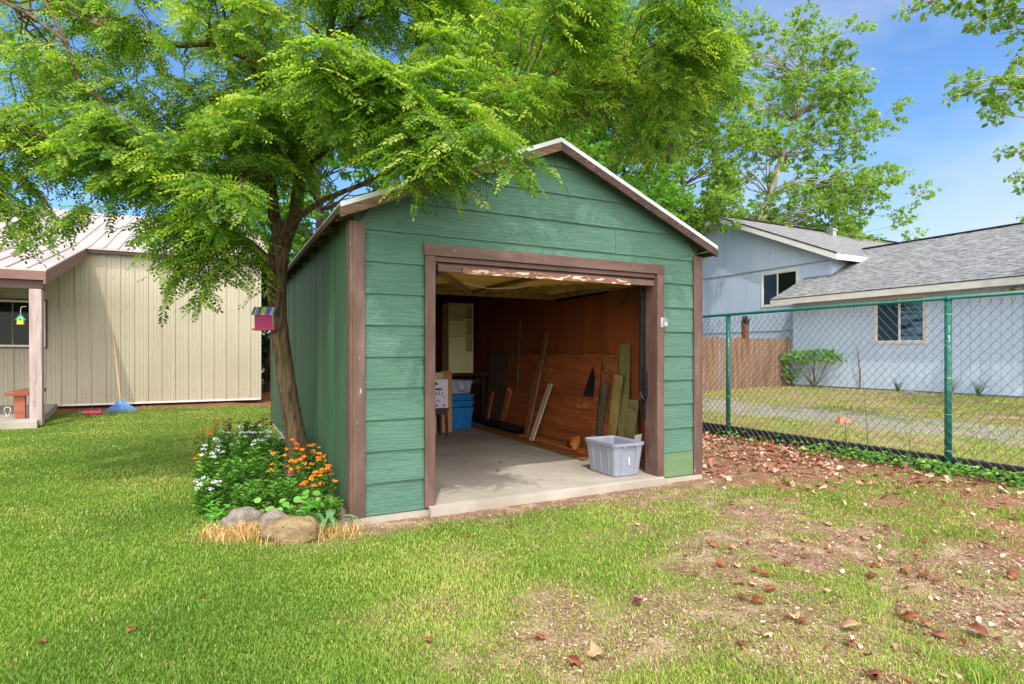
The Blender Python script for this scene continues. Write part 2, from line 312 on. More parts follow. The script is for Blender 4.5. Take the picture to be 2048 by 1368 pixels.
# ------------------------------------------------------------------ ground
FS = 6.20        # chain-link fence line (shed frame s)
def st(x, y): dx, dy = x-O.x, y-O.y; return dx*UX+dy*UY, -dx*UY+dy*UX
def H(x, y):
    x = np.asarray(x, float); y = np.asarray(y, float); s, t = st(x, y)
    h = (fbm(x, y, .9, 3)-.5)*.04*sm(60, 20, np.hypot(x, y))
    h = h+sm(FS+.10, FS+.16, s)*.10+sm(FS+.2, 15.2, s)*.20
    foot = sm(-.6, -.05, s)*sm(4.2, 3.7, s)*sm(-.5, -.1, t)
    return h*(1-foot)-.02*foot
def bare(x, y):
    """0 full lawn .. 1 bare soil"""
    s, t = st(x, y); n = fbm(x, y, 1.3, 11); n2 = fbm(x, y, 3.1, 21)
    b = sm(.60, .72, n)*.25*sm(-4, 0, x)
    right = sm(-.2, 1.6, x+(y-3.2)*.25)
    b = np.maximum(b, right*np.clip(sm(.30, .68, n*.5+n2*.5)*.72+.30*sm(.5, 3.5, x)*fbm(x, y, 6, 101)+.14, 0, .92))
    b = np.maximum(b, sm(1.25, .2, np.hypot((x-.75)/1.6, (y-2.8)/.7)+(n2-.5)*1.1)*.72)
    fr = sm(-.75, -.15, t+.35*(n2-.5))*sm(-.9, -.3, s)*sm(4.6, 3.7, s)*sm(.6, .2, t)      # strip before the slab
    gap = sm(3.5, 3.8, s)*sm(FS+.05, FS-.1, s)*sm(-1.4, -.4, t+(n2-.5)*1.2)               # litter beside the shed
    tow = sm(4.6, 5.8, s+(n-.5)*1.5)*sm(FS+.1, FS, s)*.8*sm(.3, .6, n2+.12)
    b = np.maximum(b, np.maximum(fr*.9, np.maximum(gap, tow)))
    a, c = x-O2.x, y-O2.y; s2 = a*UX+c*UY; t2 = -a*UY+c*UX
    b = np.maximum(b, sm(-.95, -.45, t2+(n2-.5)*.5)*sm(5.5, 4.6, s2))                      # mulch by the tan building
    bed = sm(-1.05, -.75, s)*sm(.1, -.05, s)*sm(-.3, .1, t)*sm(3.5, 3.0, t)
    b = np.maximum(b, bed)
    gr = sm(7.9, 8.7, s+(n-.5)*.8)*sm(10.5, 9.8, s+(n-.5)*.8)*sm(.3, .6, n2+.12)
    return np.clip(np.maximum(b, gr*.95), 0, 1)
def axis(lo, hi, st_, far, k=14):
    a = np.arange(lo, hi+1e-6, st_); g = np.geomspace(.3, far, k)
    return np.concatenate([lo-g[::-1], a, hi+g])
gx = axis(-13, 15, .09, 500); gy = axis(.5, 20, .09, 500)
X, Y = np.meshgrid(gx, gy); Z = H(X, Y)
me = bpy.data.meshes.new('ground'); nv = X.size
me.vertices.add(nv); me.vertices.foreach_set('co', np.stack([X, Y, Z], -1).reshape(-1).astype(np.float32))
i = np.arange(len(gy)-1)[:, None]*len(gx)+np.arange(len(gx)-1)[None]
q = np.stack([i, i+1, i+1+len(gx), i+len(gx)], -1).reshape(-1)
me.loops.add(len(q)); me.loops.foreach_set('vertex_index', q.astype(np.int32)); npoly = len(q)//4
me.polygons.add(npoly); me.polygons.foreach_set('loop_start', (np.arange(npoly)*4).astype(np.int32)); me.polygons.foreach_set('loop_total', np.full(npoly, 4, np.int32))
me.polygons.foreach_set('use_smooth', np.ones(npoly, bool))
s_, t_ = st(X, Y)
a = me.attributes.new('bare', 'FLOAT', 'POINT'); a.data.foreach_set('value', bare(X, Y).reshape(-1).astype(np.float32))
grv = (sm(8.0, 8.5, s_)*sm(10.4, 9.9, s_)); a = me.attributes.new('gravel', 'FLOAT', 'POINT'); a.data.foreach_set('value', grv.reshape(-1).astype(np.float32))
ax_, cy_ = X-O2.x, Y-O2.y; s2_ = ax_*UX+cy_*UY; t2_ = -ax_*UY+cy_*UX
red = sm(-1.1, -.5, t2_)*sm(6, 4.6, s2_); red = np.maximum(red, .5*sm(3.4, 3.8, s_)*sm(FS+.1, FS-.1, s_)); a = me.attributes.new('mulch', 'FLOAT', 'POINT'); a.data.foreach_set('value', red.reshape(-1).astype(np.float32))
me.update(calc_edges=True)
gm, n, b = _mat('ground_soil_and_turf'); b.inputs['Roughness'].default_value = .95; b.inputs['Specular IOR Level'].default_value = .1
tc = n.nodes.new('ShaderNodeTexCoord')
def gno(sc, det=8):
    x = n.nodes.new('ShaderNodeTexNoise'); x.inputs['Scale'].default_value = sc; x.inputs['Detail'].default_value = det; L(n, tc.outputs['Object'], x.inputs['Vector']); return x.outputs[0]
def gatt(a): x = n.nodes.new('ShaderNodeAttribute'); x.attribute_name = a; return x.outputs['Fac']
def gmix(f, a, b2):
    x = n.nodes.new('ShaderNodeMixRGB')
    for i_, v in ((0, f), (1, a), (2, b2)):
        if isinstance(v, tuple): x.inputs[i_].default_value = (*lin(v), 1)
        else: L(n, v, x.inputs[i_])
    return x.outputs[0]
def grng(f, a, b2): x = n.nodes.new('ShaderNodeMapRange'); x.inputs[1].default_value = a; x.inputs[2].default_value = b2; L(n, f, x.inputs[0]); return x.outputs[0]
turf = gmix(grng(gno(30), .4, .6), (66, 92, 30), (98, 112, 46))
turf = gmix(grng(gno(.35, 3), .45, .7), turf, (106, 124, 48))
soil = gmix(grng(gno(60), .42, .58), (160, 130, 110), (118, 90, 74))
soil = gmix(grng(gno(5), .5, .65), soil, (176, 152, 128))
soil = gmix(gatt('mulch'), soil, gmix(grng(gno(80), .4, .6), (164, 104, 78), (104, 60, 44)))
grvl = gmix(grng(gno(40), .42, .58), (176, 168, 158), (108, 102, 96))
soil = gmix(gatt('gravel'), soil, grvl)
bm_ = n.nodes.new('ShaderNodeMath'); bm_.operation = 'ADD'; L(n, gatt('bare'), bm_.inputs[0])
nn_ = n.nodes.new('ShaderNodeMath'); nn_.operation = 'MULTIPLY_ADD'; nn_.inputs[1].default_value = .8; nn_.inputs[2].default_value = -.4; L(n, gno(14), nn_.inputs[0]); L(n, nn_.outputs[0], bm_.inputs[1])
L(n, gmix(grng(bm_.outputs[0], .0, .8), turf, soil), b.inputs['Base Color'])
bp = n.nodes.new('ShaderNodeBump'); bp.inputs['Strength'].default_value = .9; bp.inputs['Distance'].default_value = .02; L(n, gno(70), bp.inputs['Height']); L(n, bp.outputs[0], b.inputs['Normal'])
tag(link('ground', me, gm), kind='structure')
# ================================================================== the green shed (frame: s along the front, t into depth)
SW, SL, TOP = 3.66, 7.2, 2.44
EZ, PZ, OV = 2.46, 3.28, .13          # eave and peak height of the roof top, side overhang
SLOPE = (PZ-EZ)/(SW/2+OV)
def roofz(s): return PZ-SLOPE*abs(s-SW/2)
OP0, OP1, OPZ = .66, 3.06, 2.125      # door opening
shed = thing('garden_shed', 'green wooden gable shed with brown trim and its wide garage doorway standing open', 'shed', (O.x, O.y, 0), ANG)
# front: lap boards, each one a wedge with its lower edge proud
mb = MB(); und = .040
def lap(s0b, s1b, s0t, s1t, z0, z1):
    q = []
    for (sa, z, tt) in ((s0b, z0, -.022), (s1b, z0, -.022), (s1t, z1+.012, -.006), (s0t, z1+.012, -.006)): q.append((sa, tt, z))
    mb.hexa([(x, 0, z) for x, y, z in q], q)
joints = {9: 2.55, 10: 1.15, 11: 1.62, 12: 1.85}
for k in range(0, 13):
    z0, z1 = .03+.253*k, .03+.253*(k+1)
    def lim(z):   # s-range of the gable at height z, below the roof deck
        hw = (PZ-und-z)/SLOPE
        return max(.0, SW/2-hw), min(SW, SW/2+hw)
    if z0 > PZ-und-.02: break
    zt = min(z1, PZ-und-.016)
    a, b_ = lim(z0); c, d_ = lim(zt)
    if zt <= 2.17: segs = [(a, .575, c, .575), (3.15, b_, 3.15, d_)]; lap(*segs[0], z0, zt); lap(*segs[1], z0, zt)
    elif z0 < 2.21:
        lap(a, .575, c, .575, z0, zt); lap(3.15, b_, 3.15, d_, z0, zt); lap(.575, 3.15, .575, 3.15, 2.215, zt)
    elif k in joints:
        j = joints[k]; lap(a, j-.0025, c, j-.0025, z0, zt); lap(j+.0025, b_, j+.0025, d_, z0, zt)
    else: lap(a, b_, c, d_, z0, zt)
part('lap_siding', mb, 'green', shed)
mb = MB(); mb.box(3.155, SW-.09, -.026, -.0225, .035, .277)
tag(part('faded_siding_board', mb, 'green_old', shed), 'faded olive green lowest board right of the doorway')
# back of the front wall (studs hidden): a thin core so no light leaks
mb = MB()
mb.poly([(0, .001, 0), (OP0, .001, 0), (OP0, .001, OPZ), (OP1, .001, OPZ), (OP1, .001, 0), (SW, .001, 0), (SW, .001, roofz(SW)-.034), (SW/2, .001, PZ-.034), (0, .001, roofz(0)-.034)], (0, .085, 0))
part('front_wall_core', mb, 'green_side', shed)
# side and back walls: vertical boards with grooves
def vboards(mb, a0, a1, fn, z0, z1, seed, pitch=.098, proud=.012, gap=.006):
    r = random.Random(seed); a = a0
    while a < a1-.01:
        wd = pitch*r.choice((.85, 1, 1, 1.18)); b2 = min(a+wd-gap, a1); pr = proud+r.uniform(-.002, .003)
        mb.hexa([fn(a, 0, z0), fn(b2, 0, z0), fn(b2, 0, z1), fn(a, 0, z1)], [fn(a, pr, z0), fn(b2, pr, z0), fn(b2, pr, z1), fn(a, pr, z1)]); a = a+wd
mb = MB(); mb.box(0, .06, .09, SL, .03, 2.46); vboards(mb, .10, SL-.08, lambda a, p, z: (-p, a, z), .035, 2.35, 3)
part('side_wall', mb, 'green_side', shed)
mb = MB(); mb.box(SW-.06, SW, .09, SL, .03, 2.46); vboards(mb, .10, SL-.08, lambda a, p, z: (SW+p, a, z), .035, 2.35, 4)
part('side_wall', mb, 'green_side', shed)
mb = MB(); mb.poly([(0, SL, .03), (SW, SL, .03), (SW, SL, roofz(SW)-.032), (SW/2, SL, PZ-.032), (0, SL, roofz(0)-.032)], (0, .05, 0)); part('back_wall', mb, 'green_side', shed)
# lining
mb = MB(); mb.box(.062, .085, .09, SL-.002, .06, 2.35); mb.box(SW-.085, SW-.062, .09, SL-.002, .06, 2.35); mb.box(.087, SW-.087, SL-.03, SL-.003, .06, 2.35)
for t in (1.30, 2.52, 3.74, 4.96, 6.18): mb.box(SW-.088, SW-.0851, t-.002, t+.002, .06, 2.35)
part('plywood_lining', mb, 'plyred', shed)
# trim
mb = MB(); mb.box(-.016, .085, -.040, -.0225, .02, 2.36); part('corner_trim', mb, 'trim', shed, bevel=.003)
mb = MB(); mb.box(-.036, -.017, -.040, .095, .02, 2.36); part('corner_trim', mb, 'trim', shed, bevel=.003)
mb = MB(); mb.box(SW-.085, SW+.016, -.040, -.0225, .02, 2.36); part('corner_trim', mb, 'trim', shed, bevel=.003)
mb = MB(); mb.box(SW+.017, SW+.036, -.040, .095, .02, 2.36); part('corner_trim', mb, 'trim', shed, bevel=.003)
mb = MB(); mb.box(-.03, -.014, SL-.06, SL+.06, .02, 2.36); part('corner_trim', mb, 'trim', shed)
fr = MB(); fr.box(.575, .665, -.046, -.0235, .04, 2.134); tag(part('door_jamb', fr, 'trim', shed, bevel=.003))
fr = MB(); fr.box(3.06, 3.150, -.046, -.0235, .05, 2.134); part('door_jamb', fr, 'trim', shed, bevel=.003)
fr = MB(); fr.box(.568, 3.157, -.049, -.0235, 2.1365, 2.232); part('door_header', fr, 'trimh', shed, bevel=.003)
fr = MB(); fr.box(.645, .662, -.023, .14, .06, 2.12); part('jamb_return', fr, 'trim', shed)
fr = MB(); fr.box(3.058, 3.075, -.023, .14, .06, 2.12); part('jamb_return', fr, 'trim', shed)
fr = MB(); fr.box(.665, 3.056, -.020, .03, 2.095, 2.134); fr.box(.665, 3.056, .032, .07, 2.075, 2.132); part('header_return', fr, 'trimh', shed)
# roof
for sg in (-1, 1):
    e, p = (-OV, SW/2) if sg < 0 else (SW+OV, SW/2)
    ze = roofz(e)
    def rp(s, t, dz): return (s, t, roofz(s)+dz)
    mb = MB(); mb.hexa([rp(e, -.155, 0), rp(p, -.155, 0), rp(p, SL+.15, 0), rp(e, SL+.15, 0)], [rp(e, -.155, -.012), rp(p, -.155, -.012), rp(p, SL+.15, -.012), rp(e, SL+.15, -.012)])
    for k in range(0, 9):   # sheet ribs running down the slope
        t = .1+k*.85; mb.bar(rp(e, t, .006), rp(p, t, .006), .03, .012, (0, 1, 0))
    part('roof_sheet', mb, 'metalroof', shed)
    mb = MB(); mb.hexa([rp(e, -.145, -.013), rp(p, -.145, -.013), rp(p, SL+.14, -.013), rp(e, SL+.14, -.013)], [rp(e, -.145, -.03), rp(p, -.145, -.03), rp(p, SL+.14, -.03), rp(e, SL+.14, -.03)])
    part('roof_deck', mb, 'rafter', shed)
    mb = MB(); mb.hexa([rp(e, -.165, .004), rp(p, -.165, .004), rp(p, -.165, -.035), rp(e, -.165, -.035)], [rp(e, -.157, .004), rp(p, -.157, .004), rp(p, -.157, -.035), rp(e, -.157, -.035)])
    part('drip_edge', mb, 'metalroof', shed)
    mb = MB(); d0, d1 = -.036, -.112
    mb.hexa([rp(e, -.163, d0), rp(p, -.163, d0), rp(p, -.163, d1), rp(e, -.163, d1)], [rp(e, -.135, d0), rp(p, -.135, d0), rp(p, -.135, d1), rp(e, -.135, d1)])
    o = part('rake_board', mb, 'rakeold' if sg < 0 else 'rake', shed, bevel=.003)
    if sg < 0: tag(o, 'weathered bare rake board on the left slope')
    mb = MB(); mb.bar(rp(e+sg*.010, -.15, -.06), rp(e+sg*.010, SL+.15, -.06), .05, .018, (0, 0, 1)); part('eave_board', mb, 'rafter', shed)
    for k in range(13):
        t = .02+k*.6
        mb = MB(); si = 0 if sg < 0 else SW
        mb.hexa([rp(e, t-.02, -.031), rp(si-sg*.0, t-.02, -.031), (si, t-.02, roofz(si)-.12), (e, t-.02, roofz(e)-.11)], [rp(e, t+.02, -.031), rp(si, t+.02, -.031), (si, t+.02, roofz(si)-.12), (e, t+.02, roofz(e)-.11)])
        if sg < 0: part('rafter_tail', mb, 'rafter', shed)
mb = MB(); mb.box(.0, SW, .05, .09, 2.28, 2.37)
for k in range(12):   # tie beams under the roof
    t = .6+k*.6
    for sg in (-1, 1):
        mb.bar((0 if sg < 0 else SW, t, roofz(0)-.09), (SW/2, t, PZ-.10), .09, .035, (0, 0, 1))
    mb.bar((.1, t, 2.40), (SW-.1, t, 2.40), .09, .035, (0, 0, 1))
part('roof_framing', mb, 'rafter', shed)
mb = MB(); mb.box(-.01, SW+.01, -.06, SL+.03, -.2, .022); mb.hexa([(.60, -.115, -.1), (3.12, -.09, -.1), (3.12, -.0602, -.1), (.60, -.0602, -.1)], [(.60, -.115, .045), (3.12, -.09, .045), (3.12, -.0602, .058), (.60, -.0602, .058)])
mb.box(.664, 3.056, -.06, .09, .0225, .060); mb.box(.09, SW-.09, .0901, SL-.04, .0225, .060)
part('concrete_slab', mb, 'slab', shed)
# overhead door, swung up inside
mb = MB(); nseg = 46; zc, dz, t0, t1 = 2.105, .013, .06, 1.95
pf = [(t0+(t1-t0)*i/nseg, zc+(dz if (i % 4) in (0, 1) else -dz)) for i in range(nseg+1)]
for (ta, za), (tb, zb) in zip(pf, pf[1:]): mb.add([(.70, ta, za), (3.02, ta, za), (3.02, tb, zb), (.70, tb, zb)], [(0, 1, 2, 3)])
part('door_sheet', mb, 'doorin', shed)
mb = MB()
mb.box(.69, 3.03, 1.92, 1.97, 2.035, 2.09); mb.box(.69, .74, .08, 1.92, 2.04, 2.09); mb.box(2.98, 3.03, .08, 1.92, 2.04, 2.09); mb.box(.74, 2.98, .08, .12, 2.045, 2.09)
mb.box(1.83, 1.88, .12, 1.92, 2.05, 2.09)
part('door_frame_rail', mb, 'doorframe', shed)
for a, c in (((.78, .25), (1.80, 1.85)), ((2.92, .2), (1.95, 1.85)), ((.8, 1.75), (1.4, 1.2)), ((2.85, 1.8), (2.2, 1.25))):
    mb = MB(); mb.bar((a[0], a[1], 2.055), (c[0], c[1], 2.055), .05, .03, (0, 0, 1)); part('door_brace', mb, 'doorframe', shed)
mb = MB(); mb.box(.70, 3.045, -.012, .028, 2.015, 2.072); part('door_edge_board', mb, 'trimh', shed)
mb = MB(); mb.box(.92, 2.72, -.034, -.014, 2.005, 2.055); tag(part('door_edge_strip', mb, 'peel', shed, bevel=.002), 'splintered strip with peeling white paint')
for (s, t) in ((.74, .12), (2.97, .14)):
    mb = MB(); mb.bar((s, t, 2.03), (s, t+.28, 1.86), .035, .012, (1, 0, 0)); part('door_bracket', mb, 'steel', shed)
mb = MB(); mb.bar((3.02, .155, 1.96), (3.02, .165, .90), .035, .03, (1, 0, 0)); mb.bar((3.045, .15, 2.0), (3.045, .15, .62), .018, .05, (1, 0, 0))
mb.tube([(3.01, .16, .92), (3.012, .14, .86), (3.03, .12, .84)], .012, 6); mb.box(3.02, 3.06, .10, .17, .86, 1.14)
part('door_arm', mb, 'steel', shed)
mb = MB(); mb.bar((SW-.115, 1.45, 2.13), (SW-.115, 2.70, 2.11), .05, .03, (0, 0, 1)); part('spring_track', mb, 'steel', shed)
mb = MB(); mb.tube([(1.0, .06, 2.04), (1.15, .5, 2.0), (1.45, .62, 1.97), (1.75, .55, 1.985), (1.95, .4, 2.03)], .004, 5); part('pull_cord', mb, 'p_rope', shed)
mb = MB(); mb.box(3.10, 3.14, -.052, -.0465, 1.59, 1.69); part('hasp', mb, 'zinc', shed)
c = s2w(3.155, -.062, 1.60)
mb = MB(); mb.box(-.022, .022, -.010, .010, 0, .045); mb.tube([(-.014, 0, .045), (-.014, 0, .068), (-.008, 0, .08), (.008, 0, .08), (.014, 0, .068), (.014, 0, .045)], .004, 6)
solo('padlock', mb, 'zinc', 'small silver padlock hanging on the right side of the shed doorway', 'padlock', c, ANG, bevel=.002)

# ------------------------------------------------------------------ things in the shed. local frame of the shed for all
def place(name, mb, mats, label, cat, group=None, base=None, **k):
    """thing whose vertices are given in the shed frame; origin moved to its own base"""
    v = np.array(mb.v); c = np.array([v[:, 0].mean(), v[:, 1].mean(), v[:, 2].min()]) if base is None else np.array(base)
    mb.v = [tuple(x-c) for x in v]; cw = s2w(c[0], c[1], c[2])
    return solo(name, mb, mats, label, cat, cw, ANG, group, **k)
# storage tote in the doorway
def tote_mesh(w0, l0, w1, l1, h, wall=.004, ribs=True):
    """open tapering tub with rim; footprint w0 x l0 at the floor, w1 x l1 at the rim"""
    mb = MB(); n = 5
    def loop(wd, ln, z, r):
        pts = []
        for cx, cy, a0 in ((wd/2-r, ln/2-r, 0), (-wd/2+r, ln/2-r, 90), (-wd/2+r, -ln/2+r, 180), (wd/2-r, -ln/2+r, 270)):
            for i in range(n): a = R(a0+90*i/(n-1)); pts.append((cx+r*math.cos(a), cy+r*math.sin(a), z))
        return pts
    L_ = [loop(w0-.02, l0-.02, 0, .03), loop(w0, l0, .012, .035), loop(w1, l1, h-.03, .04), loop(w1+.030, l1+.030, h-.03, .05), loop(w1+.034, l1+.034, h, .05), loop(w1+.01, l1+.01, h, .045), loop(w1-.012, l1-.012, h-.02, .04), loop(w0-.012, l0-.012, .014, .03)]
    k = 4*n; vs = [p for l in L_ for p in l]; fs = [tuple(reversed(range(k)))]
    for a in range(len(L_)-1):
        for i in range(k): fs.append((a*k+i, a*k+(i+1) % k, (a+1)*k+(i+1) % k, (a+1)*k+i))
    fs.append(tuple((len(L_)-1)*k+i for i in range(k))); mb.add(vs, fs); return mb
tote = thing('storage_tote', 'open empty grey blue plastic storage tote on the shed doorsill', 'storage tote', s2w(2.79, .325, .061), ANG)
mb = tote_mesh(.32, .45, .375, .52, .345); part('tub', mb, 'grey_tote', tote)
mb = MB()
for y in (-.13, .0, .13):
    for sx in (-1, 1): mb.bar((sx*.162, y, .015), (sx*.189, y*1.1, .31), .022, .010, (0, 1, 0))
for x in (-.085, .085):
    for sy in (-1, 1): mb.bar((x, sy*.227, .015), (x*1.1, sy*.261, .31), .016, .010, (1, 0, 0))
part('stiffening_rib', mb, 'grey_tote', tote)
for sy in (-1, 1):
    mb = MB(); mb.box(-.07, .07, sy*.276-.012, sy*.276+.012, .318, .334); mb.box(-.085, -.07, sy*.27-.018, sy*.27+.018, .30, .335); mb.box(.07, .085, sy*.27-.018, sy*.27+.018, .30, .335); part('handle', mb, 'grey_tote', tote, bevel=.002)
mb = MB(); mb.box(-.006, .006, -.2545, -.2515, .12, .20); o = part('moulded_label', mb, 'whiteframe', tote)
# boards leaning on the right-hand lining: (name, label, material, top px, bottom px, width, thickness, s of the top)
FLZ = .062
def lean(name, label, mt, ptop, pbot, wd, th, stop=3.54, group='boards leaning on the shed wall', zb=None, side=(0, 1, 0)):
    a = ray(*ptop, s=stop); b2 = ray(*pbot, z=zb or FLZ+.01)
    if b2.x > 3.5: b2 = ray(*pbot, s=3.46)
    mb = MB(); mb.bar(b2, a, wd, th, side); v = np.array(mb.v); dz = FLZ-v[:, 2].min(); mb.v = [tuple(x+np.array([0, 0, max(dz, 0) if dz > 0 else 0])) for x in v]
    return place(name, mb, mt, label, 'board', group, bevel=.002)
lean('wooden_board', 'long thin brown strip standing tallest against the red wall', 'wood_grey', (1040, 636), (1030, 858), .05, .03, stop=3.45)
lean('wooden_board', 'tall plank marked with a small square in front of the orange plywood', 'wood_brown', (1093, 668), (1052, 874), .105, .035)
lean('wooden_board', 'narrow reddish stud just left of the tall plank', 'wood_red', (1070, 740), (1046, 866), .07, .035, stop=3.44)
lean('wooden_board', 'cream painted trim board leaning in front of the orange plywood', 'cream', (1101, 768), (1062, 882), .11, .02, stop=3.40)
lean('wooden_board', 'short dark orange stud nearest the blue totes', 'wood_red', (985, 784), (972, 850), .09, .035, stop=3.26)
lean('wooden_board', 'short bright orange stud standing behind the black pipe', 'wood_orange', (1020, 784), (1003, 852), .10, .035, stop=3.24)
lean('wooden_board', 'grey board behind the bright orange stud', 'wood_grey', (1022, 748), (1010, 840), .12, .02, stop=3.50)
lean('wooden_board', 'rough brown two by four between the plywood and the tan board', 'wood_grey', (1212, 764), (1194, 884), .10, .04, stop=3.46)
lean('wooden_board', 'tallest olive green board beside the door arm', 'olive', (1250, 687), (1246, 880), .19, .018, stop=3.55)
lean('wooden_board', 'stained tan board leaning in front of the olive one', 'tanboard', (1238, 751), (1222, 886), .15, .02, stop=3.42)
lean('wooden_board', 'short olive panel low beside the door arm', 'olive', (1264, 818), (1258, 890), .20, .018, stop=3.40)
lean('wooden_board', 'small pale olive panel behind the short one', 'olive', (1268, 800), (1266, 880), .16, .018, stop=3.5)
# plywood sheets
def sheet(name, label, mt, tA, tB, zt, sb, stp, th=.014):
    mb = MB(); z0 = FLZ+.03
    mb.hexa([(sb, tA, z0), (sb, tB, z0), (stp, tB, zt), (stp, tA, zt)], [(sb+th, tA, z0), (sb+th, tB, z0), (stp+th, tB, zt), (stp+th, tA, zt)])
    return place(name, mb, mt, label, 'plywood sheet', 'plywood sheets leaning in the shed')
A = ray(1203, 707, s=3.50); B = ray(1030, 708, s=3.50)
sheet('plywood_sheet', 'largest orange plywood sheet leaning on the right shed wall', 'ply', A.y, B.y+.25, 1.31, 3.36, 3.50)
sheet('plywood_sheet', 'mottled plywood sheet behind the largest one, stained at its lower end', 'ply2', ray(1236, 708, s=3.54).y, A.y+.4, 1.30, 3.50, 3.545, .01)
sheet('plywood_sheet', 'dark grey panel leaning beyond the orange plywood', 'wood_grey', ray(1026, 704, s=3.5).y, ray(984, 704, s=3.30).y+.5, 1.33, 3.40, 3.50)
mb = MB(); mb.poly([(3.42, 1.62, .5), (3.42, 1.98, .5), (3.46, 1.66, 1.14), (3.45, 1.60, .98)], (.012, 0, 0)); place('rubber_scrap', mb, 'black', 'torn black sheet scrap between the plywood and the rough two by four', 'scrap')
# flat boards on the floor along the wall
for i, (sx, ta, tb, wd, th, zz, mt, lb) in enumerate(((2.98, 1.0, 4.6, .10, .02, 0, 'wood_brown', 'long brown board on the floor nearest the middle of the shed'),
        (3.10, 1.15, 4.2, .11, .02, 0, 'wood_red', 'reddish board lying second from the middle of the shed floor'), (3.22, 1.25, 3.4, .12, .025, 0, 'wood_brown', 'brown board lying third from the middle of the shed floor'),
        (3.14, 1.2, 3.1, .14, .02, .0215, 'wood_orange', 'bright board lying on top of the floor boards'), (3.27, 1.3, 3.6, .12, .03, .0265, 'wood_brown', 'brown board on top of the floor boards against the plywood'))):
    mb = MB(); x = .03*i; mb.hexa([(sx-wd/2-.08+x, ta, 0), (sx+wd/2-.08+x, ta+.02, 0), (sx+wd/2+x*.2, tb, 0), (sx-wd/2+x*.2, tb-.01, 0)], [(sx-wd/2-.08+x, ta, th), (sx+wd/2-.08+x, ta+.02, th), (sx+wd/2+x*.2, tb, th), (sx-wd/2+x*.2, tb-.01, th)])
    mb.v = [(a, b2, c+FLZ+zz) for a, b2, c in mb.v]; place('floor_board', mb, mt, lb, 'board', 'boards lying on the shed floor')
pipeA, pipeB = ray(1046, 866, z=.12), ray(944, 838, z=.12)
for i, (off, rr, lb) in enumerate(((0, .055, 'black pipe lying along the shed floor, the one nearer the doorway'), (.12, .05, 'black pipe lying behind the other against the boards'))):
    mb = MB(); p, q = Vector(pipeA)+Vector((off, off, 0)), Vector(pipeB)+Vector((off, .2, 0)); p.z = q.z = FLZ+rr+.022
    mb.tube([p, q], rr, 14, cap=False); mb.tube([q, p], rr*.86, 14, cap=False); place('black_pipe', mb, 'black', lb, 'pipe', 'black pipes on the shed floor', smooth=True)
mb = MB()
for i in range(7): mb.tube([(3.05+.02*i, 1.45+.02*i, .12+.02*(i % 2)), (3.08+.02*i, 1.58, .17+.012*i), (3.12, 1.72+.01*i, .13+.03*(i % 3))], [.03, .028, .012], 6)
place('bark_curl', mb, 'wood_orange', 'curled rusty bark scrap behind the grey tote', 'scrap', smooth=True)
mb = MB(); mb.bar((3.085, .10, FLZ), (3.085, .115, 1.58), .028, .012, (1, 0, 0)); place('white_strip', mb, 'whiteframe', 'thin white strip standing upright inside the right door jamb', 'board')
mb = MB(); mb.bar((3.02, .30, FLZ), (3.20, .42, .42), .10, .012, (0, 1, 0)); place('white_panel_scrap', mb, 'whiteframe', 'small white panel leaning behind the grey tote', 'board')
# bench / table at the back with the cream shelf unit on it
wb = thing('work_table', 'dark wooden table in the back of the shed under the cream shelf', 'table', s2w(2.9, 5.35, .06), ANG)
mb = MB(); mb.box(-.55, .55, -.42, .42, .86, .915); part('tabletop', mb, 'darkwood', wb)
for sx in (-1, 1):
    for sy in (-1, 1): mb = MB(); mb.box(sx*.48-.035, sx*.48+.035, sy*.36-.035, sy*.36+.035, 0, .859); part('leg', mb, 'darkwood', wb)
mb = MB(); mb.box(-.44, .44, -.37, -.345, .70, .80); part('apron', mb, 'darkwood', wb)
sh = thing('shelf_unit', 'cream open shelf cabinet with four compartments standing on the back table', 'shelf', s2w(2.93, 5.10, .976), ANG)
mb = MB(); mb.box(-.235, -.215, -.17, .15, 0, 1.24); mb.box(.215, .235, -.17, .15, 0, 1.24); mb.box(-.2145, .2145, -.168, .149, 1.22, 1.239); part('side_panel', mb, 'cream_door', sh)
mb = MB(); mb.box(-.2145, .2145, .13, .148, .001, 1.2195); part('back_panel', mb, 'cream_door', sh)
mb = MB(); mb.box(-.2145, .2145, -.169, -.155, 0, .36); part('lower_panel', mb, 'cream_door', sh)
for z in (.36, .65, .94): mb = MB(); mb.box(-.2145, .2145, -.15 if z > .4 else -.168, .1295, z, z+.024); part('shelf', mb, 'cream_door', sh)
# blue totes
TC = ray(922, 858, z=.06)
for k, (nm, lb) in enumerate((('storage_tote', 'blue plastic tote on the shed floor, lowest of its stack'),)):
    bt = thing(nm, lb, 'storage tote', s2w(TC.x, TC.y+.2, .061), ANG, 'blue totes stacked in the shed')
    part('tub', tote_mesh(.36, .46, .42, .52, .36), 'blue_tote', bt)
for k in range(2):
    bt = thing('storage_tote', ('lower' if k == 0 else 'upper')+' of the two nested blue totes above the full blue one', 'storage tote', s2w(TC.x, TC.y+.2, .061+.365+.11*k), ANG, 'blue totes stacked in the shed')
    mb = tote_mesh(.40, .50, .42, .52, .105); part('tub', mb, 'blue_tote', bt)
bt = thing('storage_tote', 'milky clear tote with a blue mark on top of the blue ones', 'storage tote', s2w(TC.x, TC.y+.2, .061+.587), ANG)
part('tub', tote_mesh(.34, .42, .38, .48, .22), 'clear_tote', bt)
mb = MB(); mb.box(-.06, .05, -.232, -.226, .04, .19); part('printed_label', mb, 'blue_tote', bt)
mb = MB()
for i, x in enumerate((-.045, -.02, .005, .03)): mb.box(x, x+.014, -.235, -.2325, .06, .17)
for x in (-.045, -.01): mb.box(x, x+.04, -.235, -.2326, .10, .12)
part('label_lettering', mb, 'whitebox', bt)
